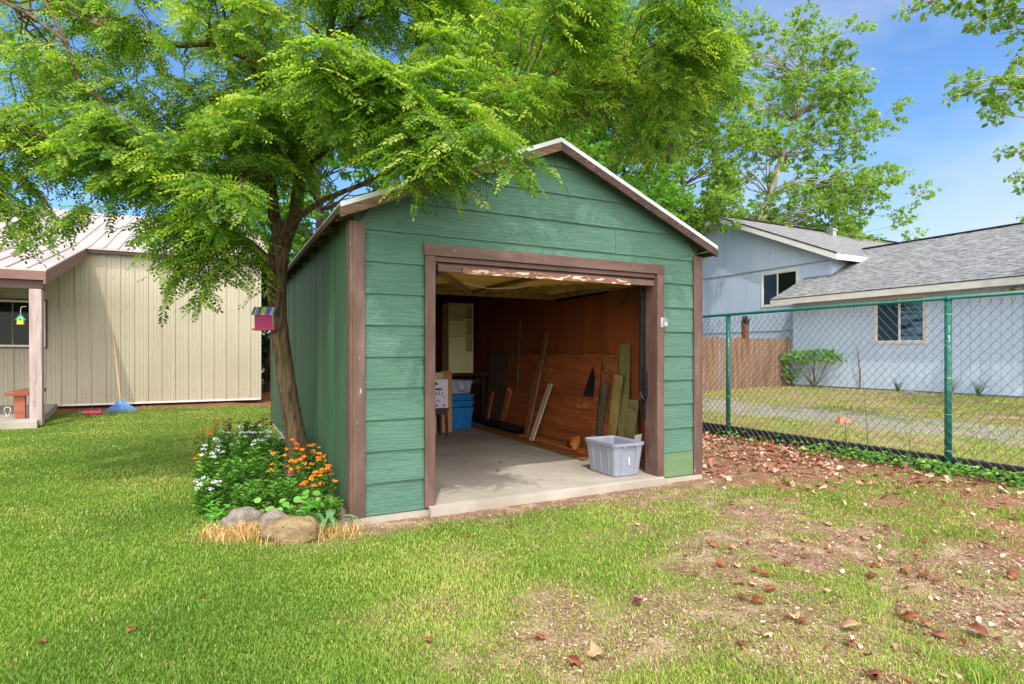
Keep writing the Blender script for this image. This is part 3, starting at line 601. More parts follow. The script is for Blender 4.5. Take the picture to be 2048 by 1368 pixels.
# stool with the printed box
sto = thing('wooden_stool', 'dark wooden stool under the white printed box left in the shed', 'stool', s2w(1.97, 3.72, .061), ANG)
mb = MB(); mb.box(-.20, .20, -.17, .17, .40, .44); mb.box(-.17, .17, -.15, -.13, .34, .399); part('seat', mb, 'darkwood', sto, bevel=.004)
for sx in (-1, 1):
    for sy in (-1, 1): mb = MB(); mb.bar((sx*.18, sy*.145, 0), (sx*.165, sy*.135, .399), .035, .035, (1, 0, 0)); part('leg', mb, 'darkwood', sto)
bx = thing('printed_box', 'white carton printed with an office chair drawing on the dark stool', 'box', s2w(1.96, 3.72, .502), ANG)
mb = MB(); mb.box(-.22, .20, -.15, .15, 0, .43); y0, y1 = -.1535, -.1505
mb.tube([(-.02+.055*math.cos(a), -.152, .36+.022*math.sin(a)) for a in (0, .8, 1.6, 2.4, 3.2)], .008, 5, 1)
mb.box(-.07, .03, y0, y1, .345, .375, 1); mb.box(-.035, -.005, y0, y1, .30, .345, 1); mb.box(-.10, .10, y0, y1, .268, .296, 1); mb.box(-.015, .0, y0, y1, .21, .268, 1); mb.box(-.12, -.108, y0, y1, .25, .31, 1)
for a in (-.09, -.045, .03, .09): mb.bar((0, -.152, .235), (a, -.152, .185), .008, .003, (0, 0, 1), 1)
for x, z in ((-.09, .15), (-.09, .09), (.11, .20), (.13, .15), (.06, .22)): mb.box(x-.008, x+.008, y0, y1, z, z+.03, 1)
for x in (-.02, .02, .05): mb.box(x, x+.012, y0, y1, .09, .125, 1)
for x in (.0, .11): mb.box(x, x+.045, y0, y1, .02, .055, 2)
part('carton', mb, ['whitebox', 'ink', 'inkpink'], bx)
mb = MB(); mb.box(-.22, .13, -.13, .13, 0, .10); solo('cream_carton', mb, 'cream', 'flat cream carton lying on top of the white printed box', 'box', s2w(1.96, 3.72, .934), ANG)
_c = ray(897, 864, z=.061); mb = MB(); mb.box(-.13, .055, -.01, .01, 0, .98); solo('cardboard_sheet', mb, 'carton', 'tall brown cardboard panel standing behind the dark stool', 'cardboard', s2w(_c.x, _c.y, .061), ANG)
for i, x in enumerate((1.85, 2.04)):
    b3 = thing('slim_crate', ('left' if i == 0 else 'right')+' of the two pale crates with black lettering under the dark stool', 'crate', s2w(x, 3.98, .061), ANG, 'pale crates under the stool')
    mb = MB(); mb.box(-.055, .055, -.09, .09, 0, .36); part('crate_body', mb, 'cream', b3)
    mb = MB()
    for k in range(9): mb.box(-.03 if k % 2 else -.022, .026, -.0935, -.0905, .03+.036*k, .05+.036*k)
    part('crate_lettering', mb, 'ink', b3)
# dead leaves blown onto the slab are made with the others below

# ================================================================== tan metal building
bld = thing('metal_building', 'tan ribbed metal outbuilding with a faded red roof and open porch, left of the shed', 'outbuilding', (O2.x, O2.y, 0), ANG)
BW, BD = 4.43, 12.0; bz0, bz1 = .10, 3.82
mb = MB(); x = -9.0; prof = []
while x < BW:
    prof += [(x, 0), (x+.010, -.030), (x+.036, -.030), (x+.046, 0), (x+.12, 0), (x+.126, -.008), (x+.140, -.008), (x+.146, 0), (x+.20, 0), (x+.206, -.008), (x+.220, -.008), (x+.226, 0)]; x += .292
prof = [p for p in prof if p[0] < BW]+[(BW, 0)]
for (a, p), (c, q2) in zip(prof, prof[1:]): mb.add([(a, p, bz0), (c, q2, bz0), (c, q2, bz1), (a, p, bz1)], [(0, 1, 2, 3)])
mb.box(-9, BW-.001, .002, .2, bz0, bz1)
xx = -9+.292*.6
while xx < BW-.05:
    for z in (.35, 1.02, 1.75, 2.47, 3.15): mb.box(xx-.007, xx+.007, -.011, -.001, z-.007, z+.007, 1)
    xx += .292
part('front_wall', mb, ['tan', 'darkframe'], bld)
mb = MB(); mb.box(BW-.2, BW, .201, BD, bz0, bz1); mb.box(-9, BW, BD+.001, BD+.2, bz0, bz1); part('side_wall', mb, 'tan', bld)
mb = MB(); mb.box(BW-.055, BW+.012, -.027, -.0205, bz0, bz1); mb.box(BW+.001, BW+.012, -.020, .07, bz0, bz1); part('corner_trim', mb, 'tan', bld)
mb = MB(); mb.box(-9, BW, -.032, -.004, bz0-.03, bz0+.012); part('base_trim', mb, 'whiteframe', bld)
RS = .34; rz0 = 3.90
mb = MB(); x = -9.0
PS = .27
def rr(x, t, d=0): return (x, t, rz0+(RS if t > 0 else PS)*t+d)
def roofpatch(x0, x1, ta, tb):
    mb.hexa([rr(x0, ta, 0), rr(x1, ta, 0), rr(x1, tb, 0), rr(x0, tb, 0)], [rr(x0, ta, -.03), rr(x1, ta, -.03), rr(x1, tb, -.03), rr(x0, tb, -.03)])
    k = math.ceil((x0+9)/.292)
    while -9+.292*k < x1: mb.bar(rr(-9+.292*k, ta-.002, .012), rr(-9+.292*k, tb, .012), .035, .03, (1, 0, 0)); k += 1
roofpatch(-9, .62, -3.95, 0); roofpatch(-9, BW+.25, 0.0, 6.0)
roofpatch(.6205, BW+.25, -.22, -.001)
mb.hexa([(-9, 6.001, rz0+RS*6), (BW+.25, 6.001, rz0+RS*6), (BW+.25, 12.3, rz0-.1), (-9, 12.3, rz0-.1)], [(-9, 6.001, rz0+RS*6-.03), (BW+.25, 6.001, rz0+RS*6-.03), (BW+.25, 12.3, rz0-.13), (-9, 12.3, rz0-.13)])
part('metal_roof', mb, 'pinkroof', bld)
mb = MB(); mb.poly([(BW-.1, 0.21, bz1+.001), (BW-.1, 12.0, bz1+.001), (BW-.1, 6.0, rz0+RS*6-.05)], (.09, 0, 0)); part('gable_wall', mb, 'tan', bld)
mb = MB(); mb.hexa([rr(.58, -3.95, -.031), rr(.615, -3.95, -.031), rr(.615, -.235, -.031), rr(.58, -.235, -.031)], [rr(.58, -3.95, -.26), rr(.615, -3.95, -.26), rr(.615, -.235, -.26), rr(.58, -.235, -.26)])
part('porch_rake', mb, 'fasciared', bld)
mb = MB(); zf = rz0-PS*3.95; mb.box(-9, .578, -3.95, -3.92, zf-.19, zf-.035); part('porch_fascia', mb, 'fasciared', bld)
mb = MB(); mb.box(-9, .57, -3.90, -3.76, zf-.35, zf-.16); part('porch_beam', mb, 'darkframe', bld)
mb = MB(); mb.hexa([rr(-9, -3.75, -.06), rr(.57, -3.75, -.06), rr(.57, -.03, -.06), rr(-9, -.03, -.06)], [rr(-9, -3.75, -.08), rr(.57, -3.75, -.08), rr(.57, -.03, -.08), rr(-9, -.03, -.08)]); part('porch_ceiling', mb, 'rafter', bld)
mb = MB(); mb.box(.63, BW+.1, -.20, -.19, rz0-.16, rz0-.105); part('eave_trim', mb, 'darkframe', bld)
mb = MB(); mb.bar((.47, -3.84, .02), (.46, -3.84, zf-.355), .18, .17, (1, 0, 0)); part('porch_post', mb, 'postwood', bld, bevel=.008)
mb = MB(); mb.poly([(-9, -4.12, -.15), (.53, -4.12, -.15), (.02, -.035, -.15), (-9, -.035, -.15)], (0, 0, .28)); part('porch_slab', mb, 'slab', bld, bevel=.01)
win = MB(); wz0, wz1 = 1.47, 2.55; wx1 = -.20
for a in ((wx1-2.0, wx1, wz0, wz0+.05), (wx1-2.0, wx1, wz1-.05, wz1), (wx1-.05, wx1, wz0+.05, wz1-.05), (wx1-2.0, wx1-1.95, wz0+.05, wz1-.05), (wx1-1.08, wx1-.92, wz0+.05, wz1-.05)): win.box(a[0], a[1], -.045, -.034, a[2], a[3])
wo_ = part('window', win, 'whiteframe', bld)
mb = MB(); mb.box(wx1+.001, wx1+.03, -.04, -.022, wz0-.03, wz1+.03); mb.box(wx1-2.03, wx1, -.04, -.022, wz1+.001, wz1+.03); mb.box(wx1-2.03, wx1, -.04, -.022, wz0-.03, wz0-.001); part('window_trim', mb, 'darkframe', wo_)
for a in ((wx1-1.95, wx1-1.06), (wx1-.94, wx1-.05)): mb = MB(); mb.box(a[0], a[1], -.030, -.024, wz0+.05, wz1-.05); part('pane', mb, 'glass', wo_)
# porch bench
be = thing('wooden_bench', 'red stained wooden bench on the porch slab behind the post', 'bench', s2w(.14, -3.05, .131, O2), ANG)
mb = MB(); mb.box(-.17, .17, -.62, .62, .455, .495); mb.box(-.165, .165, -.615, .615, .425, .4545); part('seat', mb, 'benchwood', be, bevel=.003)
for y in (-.50, .45): mb = MB(); mb.box(-.055, .10, y-.05, y+.05, 0, .4245); part('leg', mb, 'benchwood', be)
# hanging birdhouse
hb = thing('hanging_birdhouse', 'small turquoise and yellow birdhouse hanging beside the porch post', 'birdhouse', s2w(.27, -3.98, 1.84, O2), ANG)
mb = MB(); mb.poly([(-.06, -.05, 0), (.06, -.05, 0), (.06, -.05, .10), (0, -.05, .17), (-.06, -.05, .10)], (0, .10, 0)); part('birdhouse_body', mb, 'p_lime', hb)
mb = MB(); mb.box(-.061, .061, -.055, -.0505, .001, .055); part('front_panel', mb, 'p_yellow', hb)
mb = MB(); mb.bar((-.085, 0, .085), (0, 0, .19), .12, .012, (0, 1, 0)); mb.bar((.085, 0, .085), (.004, 0, .19), .12, .012, (0, 1, 0)); part('birdhouse_roof', mb, 'p_turq', hb)
mb = MB(); mb.tube([(0, -.056, .095), (0, -.0505, .095)], .02, 12); part('entrance_hole', mb, 'ink', hb)
mb = MB(); mb.box(-.075, .075, -.07, .06, -.012, -.001); part('birdhouse_floor', mb, 'p_red', hb)
mb = MB(); mb.tube([(0, 0, .19), (0, 0, .32), (.02, 0, .36), (.05, 0, .37), (.10, .04, .37)], .005, 5); part('hanging_hook', mb, 'p_rope', hb); hb.scale = (.72, .72, .85)
mb = MB(); mb.tube([s2w(-1.3, -3.6, .16, O2), s2w(-.7, -3.2, .35, O2), s2w(-.28, -3.0, .50, O2)], .008, 6); solo('black_cable', mb, 'black', 'thin black cable slanting down to the porch slab behind the bench', 'cable')
mb = MB(); c = s2w(-.08, -3.3, .24, O2); mb.tube([(c.x+.05*math.cos(a), c.y+.02*math.sin(2*a), c.z+.09*math.sin(a)) for a in np.linspace(0, 6.1, 18)], .008, 5); solo('rope_coil', mb, 'p_rope', 'small loop of pale rope hanging at the left bench leg', 'rope')
# rake leaning on the wall
rk = thing('leaf_rake', 'blue fan leaf rake leaning on the tan metal wall', 'rake')
hd = G(244, 826); ht = W(225, 665, 14.05); ap = hd.lerp(ht, .155)
mb = MB(); mb.tube([ap, ht], .016, 8); part('handle', mb, 'ashwood', rk)
ux = Vector((UX, UY, 0)); mb = MB()
for i in range(-9, 10):
    a = i/9*.55; tip = ap+(hd-ap)*1.02*math.cos(a)*1.0+ux*math.sin(a)*.62; tip.z = max(tip.z, .02)
    mid = ap.lerp(tip, .8); mb.bar(ap, mid, .012, .005, ux); mb.bar(mid, tip-Vector((0, .04, 0)), .009, .005, ux)
part('tines', mb, 'p_rakeblue', rk)
mb = MB(); mb.poly([ap+Vector((0, 0, .05)), ap-ux*.04+(hd-ap)*.3, ap+(hd-ap)*.35, ap+ux*.04+(hd-ap)*.3], Vector((0, -.012, .0))); part('head_plate', mb, 'p_rakeblue', rk)
mb = MB(); a1, a2 = ap-ux*.20+(hd-ap)*.62, ap+ux*.20+(hd-ap)*.62; mb.bar(a1, a2, .02, .012, (0, 0, 1)); part('spreader_bar', mb, 'p_rakeblue', rk)
mb = MB(); c = G(186, 829); mb.tube([(-.17, 0, 0), (.17, 0, 0)], .035, 12); solo('foam_roller', mb, 'p_pinkfoam', 'short bright pink foam tube lying by the tan wall', 'foam tube', (c.x, c.y, .04), ANG*.6)
# ================================================================== pale blue neighbour house (frame of the shed)
GZ = .29
hs = thing('neighbour_house', 'pale blue split level house with grey shingle roofs beyond the green fence', 'house', (O.x, O.y, 0), ANG)
def t111(mb, s, ta, tb, z0, z1, holes=(), pitch=.205, core=.12, ztop=None):
    """grooved siding facing -s; holes are (t0,t1,z0,z1)"""
    a = ta
    while a < tb-.005:
        b2 = min(a+pitch, tb); g = .004
        zz = [(z0, z1 if ztop is None else None)]
        hh = [h for h in holes if h[0] < b2 and h[1] > a]
        def col(x0, x1):
            if x1-x0 < .004: return
            hs_ = [h for h in hh if h[0] <= x0+1e-4 and h[1] >= x1-1e-4]
            zt0 = z1 if ztop is None else ztop(x0); zt1 = z1 if ztop is None else ztop(x1)
            runs = [(z0, None)] if not hs_ else [(z0, hs_[0][2]), (hs_[0][3], None)]
            for r0, r1 in runs:
                p0 = zt0 if r1 is None else r1; p1 = zt1 if r1 is None else r1
                mb.hexa([(s, x0, r0), (s, x1, r0), (s, x1, p1), (s, x0, p0)], [(s-.012, x0, r0), (s-.012, x1, r0), (s-.012, x1, p1), (s-.012, x0, p0)])
        cuts = sorted({a+g, b2-g}|{c for h in hh for c in h[:2] if a+g < c < b2-g})
        for x0, x1 in zip(cuts, cuts[1:]): col(x0, x1)
        a = b2
def hwindow(s, ta, tb, z0, z1, fr, gl, slide=.5, wd=.07):
    f = MB(); f.box(s-.035, s-.0125, ta-wd, tb+wd, z1, z1+wd); f.box(s-.035, s-.0125, ta-wd, tb+wd, z0-wd, z0); f.box(s-.035, s-.0125, ta-wd, ta, z0, z1); f.box(s-.035, s-.0125, tb, tb+wd, z0, z1)
    o = part('window', f, fr, hs)
    m_ = ta+(tb-ta)*slide; f = MB(); f.box(s-.024, s+.01, m_-.022, m_+.022, z0+.03, z1-.03)
    f.box(s-.02, s+.01, ta, tb, z0, z0+.03); f.box(s-.02, s+.01, ta, tb, z1-.03, z1); f.box(s-.02, s+.01, ta, ta+.03, z0+.03, z1-.03); f.box(s-.02, s+.01, tb-.03, tb, z0+.03, z1-.03); part('sash', f, 'whiteframe', o)
    for (a, c), g_ in zip(((ta+.03, m_-.022), (m_+.022, tb-.03)), gl):
        p = MB(); p.box(s+.002, s+.006, a, c, z0+.03, z1-.03); part('pane', p, g_, o)
LS = 15.30; LT0, LT1 = -9.0, 7.5; LEZ = 3.02
def tpx(px, s): return ray(px, 700, s=s).y
w1a, w1b = tpx(1849, LS), tpx(1753, LS); wz = [ray(1800, 683, s=LS).z, ray(1800, 596, s=LS).z]
mb = MB(); t111(mb, LS, LT0, LT1, GZ+.06, 3.0, [(w1a, w1b, wz[0], wz[1])]); mb.box(LS+.02, LS+.14, LT0, w1a-.1, GZ, 3.0); mb.box(LS+.02, LS+.14, w1b+.1, LT1, GZ, 3.0)
mb.box(LS+.02, LS+.14, w1a-.1, w1b+.1, GZ, wz[0]); mb.box(LS+.02, LS+.14, w1a-.1, w1b+.1, wz[1], 3.0); mb.box(LS+.02, 22.3, LT1-.10, LT1-.001, GZ, 3.0)
part('lower_wall', mb, 'bluehouse', hs)
mb = MB(); mb.box(LS+.3, LS+.32, w1a-.3, w1b+.3, wz[0]-.2, wz[1]+.2); part('room_backing', mb, 'ink', hs)
mb = MB(); mb.box(LS+.004, LS+.16, LT0, LT1+.004, -.1, GZ+.058); part('foundation', mb, 'foundation', hs)
hwindow(LS, w1a, w1b, wz[0], wz[1], 'hfascia', ('pane_reflect', 'glassblue'), .5)
ES, RSg, RSl = LS-.50, 18.7, .47
mb = MB(); nc = 26; ET0, ET1 = LT0-.5, LT1+.45
for k in range(nc):
    sa = ES+(RSg-ES)*k/nc; sb = ES+(RSg-ES)*(k+1)/nc; za, zb = LEZ+RSl*(sa-ES), LEZ+RSl*(sb-ES)
    x = ET0; r = random.Random(k)
    mb.hexa([(sa, ET0, za+.028), (sa, ET1, za+.028), (sb+.02, ET1, zb+.022), (sb+.02, ET0, zb+.022)], [(sa, ET0, za), (sa, ET1, za), (sb, ET1, zb), (sb, ET0, zb)])
    while x < ET1-.3:      # tabs, a few millimetres thicker here and there
        wdt = r.uniform(.15, .34); lift = .0285+r.choice((0.002, .007, .011))
        mb.hexa([(sa-.006, x, za+lift), (sa-.006, x+wdt, za+lift), (sb, x+wdt, zb+.0245), (sb, x, zb+.0245)], [(sa-.006, x, za+.004), (sa-.006, x+wdt, za+.004), (sb, x+wdt, zb+.002), (sb, x, zb+.002)]); x += wdt+r.uniform(.01, .3)
part('shingle_roof', mb, 'rocker', hs)
mb = MB(); RZ = LEZ+RSl*(RSg-ES); mb.hexa([(RSg, ET0, RZ+.01), (RSg, ET1-.5, RZ+.01), (RSg+3.9, ET1-.5, LEZ), (RSg+3.9, ET0, LEZ)], [(RSg, ET0, RZ-.03), (RSg, ET1-.5, RZ-.03), (RSg+3.9, ET1-.5, LEZ-.03), (RSg+3.9, ET0, LEZ-.03)])
part('rear_roof', mb, 'rocker', hs)
mb = MB(); mb.bar((RSg, ET0, RZ+.045), (RSg, ET1-.6, RZ+.045), .16, .03, (1, 0, 0)); part('ridge_cap', mb, 'tie', hs)
mb = MB(); mb.box(ES-.002, ES+.03, ET0, ET1-.002, LEZ-.17, LEZ-.001); mb.hexa([(ES+.031, ET1-.03, LEZ-.15), (16.48, ET1-.03, LEZ+.78-.15), (16.48, ET1-.03, LEZ+.78), (ES+.031, ET1-.03, LEZ)], [(ES+.031, ET1-.001, LEZ-.15), (16.48, ET1-.001, LEZ+.78-.15), (16.48, ET1-.001, LEZ+.78), (ES+.031, ET1-.001, LEZ)])
part('fascia', mb, 'hfascia', hs)
mb = MB(); mb.box(ES+.031, LS+.02, ET0, ET1-.035, LEZ-.03, LEZ-.012); part('soffit', mb, 'soffit', hs)
mb = MB(); mb.box(ES-.008, ES-.0025, ET0, ET1, LEZ+.0, LEZ+.022); part('drip_edge', mb, 'tie', hs)
# upper storey with its gable towards the yard
US = 16.5; UT0, UT1, UTA = 7.02, 15.7, 11.5; UEZ, UAZ = 4.42, 6.62; USL = (UAZ-UEZ)/(UTA-(UT0-.45))
def uz(t): return UAZ-USL*abs(t-UTA)
w2a, w2b = tpx(1594, US), tpx(1526, US); wq = [ray(1560, 609, s=US).z, ray(1560, 545, s=US).z]
mb = MB(); t111(mb, US, UT0, UT1, .2, 4.29, [(w2a, w2b, *wq)]); mb.box(US+.02, US+.10, UT0, w2a-.1, .2, 4.29); mb.box(US+.02, US+.10, w2b+.1, UT1, .2, 4.29); mb.box(US+.02, US+.10, w2a-.1, w2b+.1, .2, wq[0]); mb.box(US+.02, US+.10, w2a-.1, w2b+.1, wq[1], 4.29)
mb.box(US, US+8, UT0, UT0+.1, 2.9, 4.40); part('upper_wall', mb, 'bluehouse', hs)
mb = MB(); t111(mb, US-.012, UT0, UT1, 4.30, 5, (), ztop=lambda t: uz(t)-.14); mb.poly([(US+.01, UT0, 4.30), (US+.01, UT1, 4.30), (US+.01, UTA, uz(UTA)-.14)], (.1, 0, 0)); part('gable_wall', mb, 'bluehouse', hs)
mb = MB(); mb.box(US-.034, US-.0245, UT0, UT1, 4.285, 4.315); mb.box(US-.030, US-.0125, UT0, UT1, 2.10, 2.12); part('seam_flashing', mb, 'foundation', hs)
hwindow(US, w2a, w2b, *wq, 'whiteframe', ('glass', 'glassblue'), .55, .055)
mb = MB(); mb.box(US+.3, US+.32, w2a-.3, w2b+.3, wq[0]-.2, wq[1]+.2); part('room_backing', mb, 'ink', hs)
UE = US-.42; tE0, tE1 = UT0-.45, UT1+.45
for ta, tb in ((tE0, UTA), (tE1, UTA)):
    mb = MB(); nc = 24
    for k in range(nc):
        a, c = ta+(tb-ta)*k/nc, ta+(tb-ta)*(k+1)/nc; za, zb = uz(a), uz(c)
        mb.hexa([(UE, a, za+.03), (UE+12, a, za+.03), (UE+12, c, zb+.012), (UE, c, zb+.012)], [(UE, a, za-.01), (UE+12, a, za-.01), (UE+12, c, zb-.01), (UE, c, zb-.01)])
    part('shingle_roof', mb, 'rocker', hs)
    mb = MB(); mb.hexa([(UE-.002, ta, uz(ta)-.011), (UE-.002, tb, uz(tb)-.011), (UE-.002, tb, uz(tb)-.20), (UE-.002, ta, uz(ta)-.20)], [(UE+.03, ta, uz(ta)-.011), (UE+.03, tb, uz(tb)-.011), (UE+.03, tb, uz(tb)-.20), (UE+.03, ta, uz(ta)-.20)]); part('rake_board', mb, 'whiteframe', hs)
    mb = MB(); mb.hexa([(UE+.031, ta, uz(ta)-.10), (US-.03, ta, uz(ta)-.10), (US-.03, tb, uz(tb)-.10), (UE+.031, tb, uz(tb)-.10)], [(UE+.031, ta, uz(ta)-.115), (US-.03, ta, uz(ta)-.115), (US-.03, tb, uz(tb)-.115), (UE+.031, tb, uz(tb)-.115)]); part('soffit', mb, 'soffit', hs)
    mb = MB(); mb.hexa([(UE-.012, ta, uz(ta)+.032), (UE+.0, ta, uz(ta)+.032), (UE, tb, uz(tb)+.032), (UE-.012, tb, uz(tb)+.032)], [(UE-.012, ta, uz(ta)-.012), (UE, ta, uz(ta)-.012), (UE, tb, uz(tb)-.012), (UE-.012, tb, uz(tb)-.012)]); part('drip_edge', mb, 'tie', hs)
mb = MB(); mb.box(UE+.031, UE+12, tE0-.002, tE0+.03, uz(tE0)-.19, uz(tE0)-.012); part('fascia', mb, 'whiteframe', hs)
mb = MB(); mb.bar((UE, UTA, UAZ+.035), (UE+12, UTA, UAZ+.035), .2, .03, (0, 1, 0)); part('ridge_cap', mb, 'tie', hs)
c = ray(1664, 470, t=10.6); mb = MB(); z0 = uz(10.6)
mb.box(c.x-.12, c.x+.12, 10.48, 10.72, z0-.05, z0+.22); mb.box(c.x-.16, c.x+.16, 10.44, 10.76, z0+.2201, z0+.26); mb.box(c.x-.12, c.x+.12, 10.48, 10.72, z0+.261, z0+.31); part('roof_vent', mb, 'zinc', hs)
c = ray(2030, 578, s=LS-.05); mb = MB()
for dt in (-.09, .09): mb.tube([(LS-.06, c.y+dt*.4, c.z), (LS-.14, c.y+dt, c.z-.01), (LS-.22, c.y+dt*1.2, c.z-.04)], [.03, .045, .06], 10)
mb.tube([(LS-.012, c.y, c.z), (LS-.07, c.y, c.z)], .05, 12); part('floodlight', mb, 'cream', hs, smooth=True)

# ------------------------------------------------------------------ cedar fence between the houses
cf = thing('cedar_fence', 'weathered brown board fence closing the gap beside the blue house', 'fence', s2w(15.2, 7.6, 0), ANG)
mb = MB(); x = -11.0; r = random.Random(5)
while x < -.02:
    wd = r.uniform(.13, .15); h = 1.80+r.uniform(-.03, .03); y = r.uniform(-.006, .006)
    mb.hexa([(x, y, .2), (x+wd, y, .2), (x+wd, y+.018, .2), (x, y+.018, .2)], [(x+r.uniform(-.006, .006), y, h), (x+wd, y, h-.01), (x+wd, y+.018, h-.01), (x, y+.018, h)]); x += wd+.006
part('pickets', mb, 'fencewood', cf)
mb = MB()
for z in (.55, 1.55): mb.box(-11, 0, .03, .07, z, z+.09)
part('rail', mb, 'fencewood', cf)
mb = MB(); mb.box(-.10, 0, -.05, -.012, .1, 1.84); part('end_post', mb, 'fencewood', cf)
c = s2w(*[*ray(1490, 672, t=8.4)][:2], 0); mb = MB(); mb.box(-.08, .08, -.08, .08, 0, 2.30)
for k in range(26): a = random.uniform(0, 6.28); q = random.uniform(.04, .11); mb.bar((math.cos(a)*q, math.sin(a)*q, 2.25), (math.cos(a)*q*1.3, math.sin(a)*q*1.3, 2.30+random.uniform(.05, .24)), .03, .02, (0, 1, 0), 1)
solo('wooden_post', mb, ['peel_post', 'tie'], 'stout red brown post with a shaggy cap standing behind the cedar fence', 'post', (c.x, c.y, 0), ANG)
# ------------------------------------------------------------------ chain-link fence
ch = thing('chain_link_fence', 'green chain link fence with thick round posts running past the shed', 'fence', s2w(FS, 0, 0), ANG)
t0f, t1f, fh = -5.0, 11.5, 1.93
mb = MB(); mb.tube([(0, t0f, fh), (0, t1f, fh)], .022, 10); part('top_rail', mb, 'fencegreen', ch, smooth=True)
for k in range(-2, 4):
    t = 1.88+3.055*k
    if k == -2: continue
    hgt = fh-.03; mb = MB(); mb.tube([(.006, t, -.1), (.006, t, hgt)], .035, 14); mb.tube([(.006, t, hgt), (.006, t, hgt+.04), (.006, t, hgt+.055)], [.038, .034, .012], 14)
    po = part('post', mb, 'fencegreen', ch, smooth=True)
    if k < 1:
        for z in (.25, .65, 1.05, 1.45, 1.75): mb = MB(); mb.tube([(.006, t, z-.004), (.006, t, z+.004)], .039, 14); part('tie_wire', mb, 'zinc', po)
mb = MB(); cw, hh = .050, .056; ncol = int((t1f-t0f)/cw); nrow = int(1.83/hh)
for i in range(ncol+1):      # each zigzag wire hooks into its neighbours
    a = t0f+cw*i; pts = []; jt = random.uniform(-.002, .002)
    for j in range(nrow+1):
        sg = 1 if (j+i) % 2 == 0 else -1
        pts.append((-.026+.003*sg, a+sg*(cw/2+.002)+jt, .055+hh*j))
    pts.append((-.026, a+.01, pts[-1][2]+.042))
    mb.tube(pts, .0032, 3, cap=False)
part('wire_mesh', mb, 'wire', ch)
mb = MB(); mb.box(FS+.05, FS+.14, -5, 11.5, -.1, .17); v = np.array(mb.v)
place('kick_board', mb, 'tie', 'long blackened timber lying along the foot of the chain link fence', 'timber edging', base=(FS+.1, 3, 0), bevel=.01)
for k, (px, py, h, lb) in enumerate(((1545, 905, .16, 'short rusty stake stuck in the leaf litter by the fence'),)):
    c = G(px, py); mb = MB(); mb.tube([(0, 0, -.03), (0, .01, h*.6), (.005, 0, h)], [.022, .022, .016], 7); solo('wooden_stake', mb, 'wood_red', lb, 'stake', c)
for k, (px, py, dx, h, lb) in enumerate(((1735, 925, -6, 1.0, 'thin bare twig leaning on the middle of the chain link'), (1822, 945, 2, .55, 'pale dry stalk standing just left of the near fence post'), (1693, 915, 8, .7, 'short bare twig standing left of the thin one at the fence'))):
    c = G(px, py); mb = MB(); mb.tube([(0, 0, -.02), (.01, .02, h*.3), (-.02, .0, h*.65), (.02+.01*dx, .03, h)], [.006, .005, .004, .002], 5); solo('bare_twig', mb, 'wood_grey', lb, 'twig', c, group='twigs at the chain link fence')
c = ray(1719, 745, s=LS-.09); cw_ = s2w(c.x, c.y, c.z); mb = MB(); mb.tube([(0, 0, 0), (.02, .01, .35), (-.03, .0, .7), (-.05, .03, .95)], [.02, .02, .014, .01], 6)
solo('bare_branch', mb, 'wood_grey', 'bent bare stick standing against the blue wall left of the window', 'branch', (cw_.x, cw_.y, GZ))
bpy.data.objects['bare_branch'].scale = (1, 1, 1.25)
c = G(1672, 848, .13); mb = MB(); mb.poly([(-.16, 0, 0), (.14, .05, 0), (.10, .09, .07), (-.06, .10, .10)], (.03, .10, .0)); solo('broken_pot', mb, 'p_terracotta', 'broken terracotta shard on the gravel track beyond the fence', 'pot shard', (c.x+.2, c.y, float(H(c.x+.2, c.y))), .2)
mb = MB(); mb.tube([(-.3, 0, .02), (0, .05, .3), (.35, .0, .35), (.5, .02, .05)], [.1, .22, .2, .1], 7); c = G(541, 800, 0)
solo('blue_tarp', mb, 'p_tarp', 'crumpled blue tarp in the dark gap between the two outbuildings', 'tarp', (c.x+.25, c.y+.3, 0), .5)
# ================================================================== trees
def rvec(n_): return nrm(rng.normal(size=(n_, 3)))
def pinnate(P, D, ln, nl=7, lf=.034, wdt=.017, droop=.35):
    """compound leaves: P base, D direction (N,3), ln length (N,); returns leaflet quads and per-leaflet random"""
    N = len(P); r_s = rng.uniform(0, 1, N); D = nrm(D); up = np.tile([0, 0, 1.], (N, 1)); S = nrm(np.cross(D, up)+1e-4); U = nrm(np.cross(S, D)); out = []
    roll = rng.normal(0, .45, N)[:, None]; S2 = S*np.cos(roll)+U*np.sin(roll); U2 = U*np.cos(roll)-S*np.sin(roll)
    for k in range(nl):
        f = (k+1.2)/(nl+1); c = P+D*ln[:, None]*f; c[:, 2] -= droop*ln*f*f
        tang = nrm(D-np.array([0, 0, 1])*droop*2*f)
        sz = (lf*(1.05-.35*abs(f-.5)))*rng.uniform(.7, 1.2, N)*(.75+.5*((r_s)))
        for sg in (-1, 1):
            d = nrm(tang*.45+S2*sg*1.0-np.array([0, 0, .25])+rng.normal(0, .16, (N, 3)))
            out.append(leaf_quads(c, d, nrm(U2+rng.normal(0, .25, (N, 3))), sz, np.full(N, wdt)*rng.uniform(.85, 1.15, N), .5))
    out.append(leaf_quads(P+D*ln[:, None]*1.0-np.array([0, 0, 1])*droop*ln[:, None], tang, U2, np.full(N, lf), np.full(N, wdt), .5))
    r_ = rng.uniform(0, 1, N); rr_ = np.concatenate([np.clip(r_+rng.normal(0, .12, N), 0, 1) for _ in out])
    return np.concatenate(out), rr_
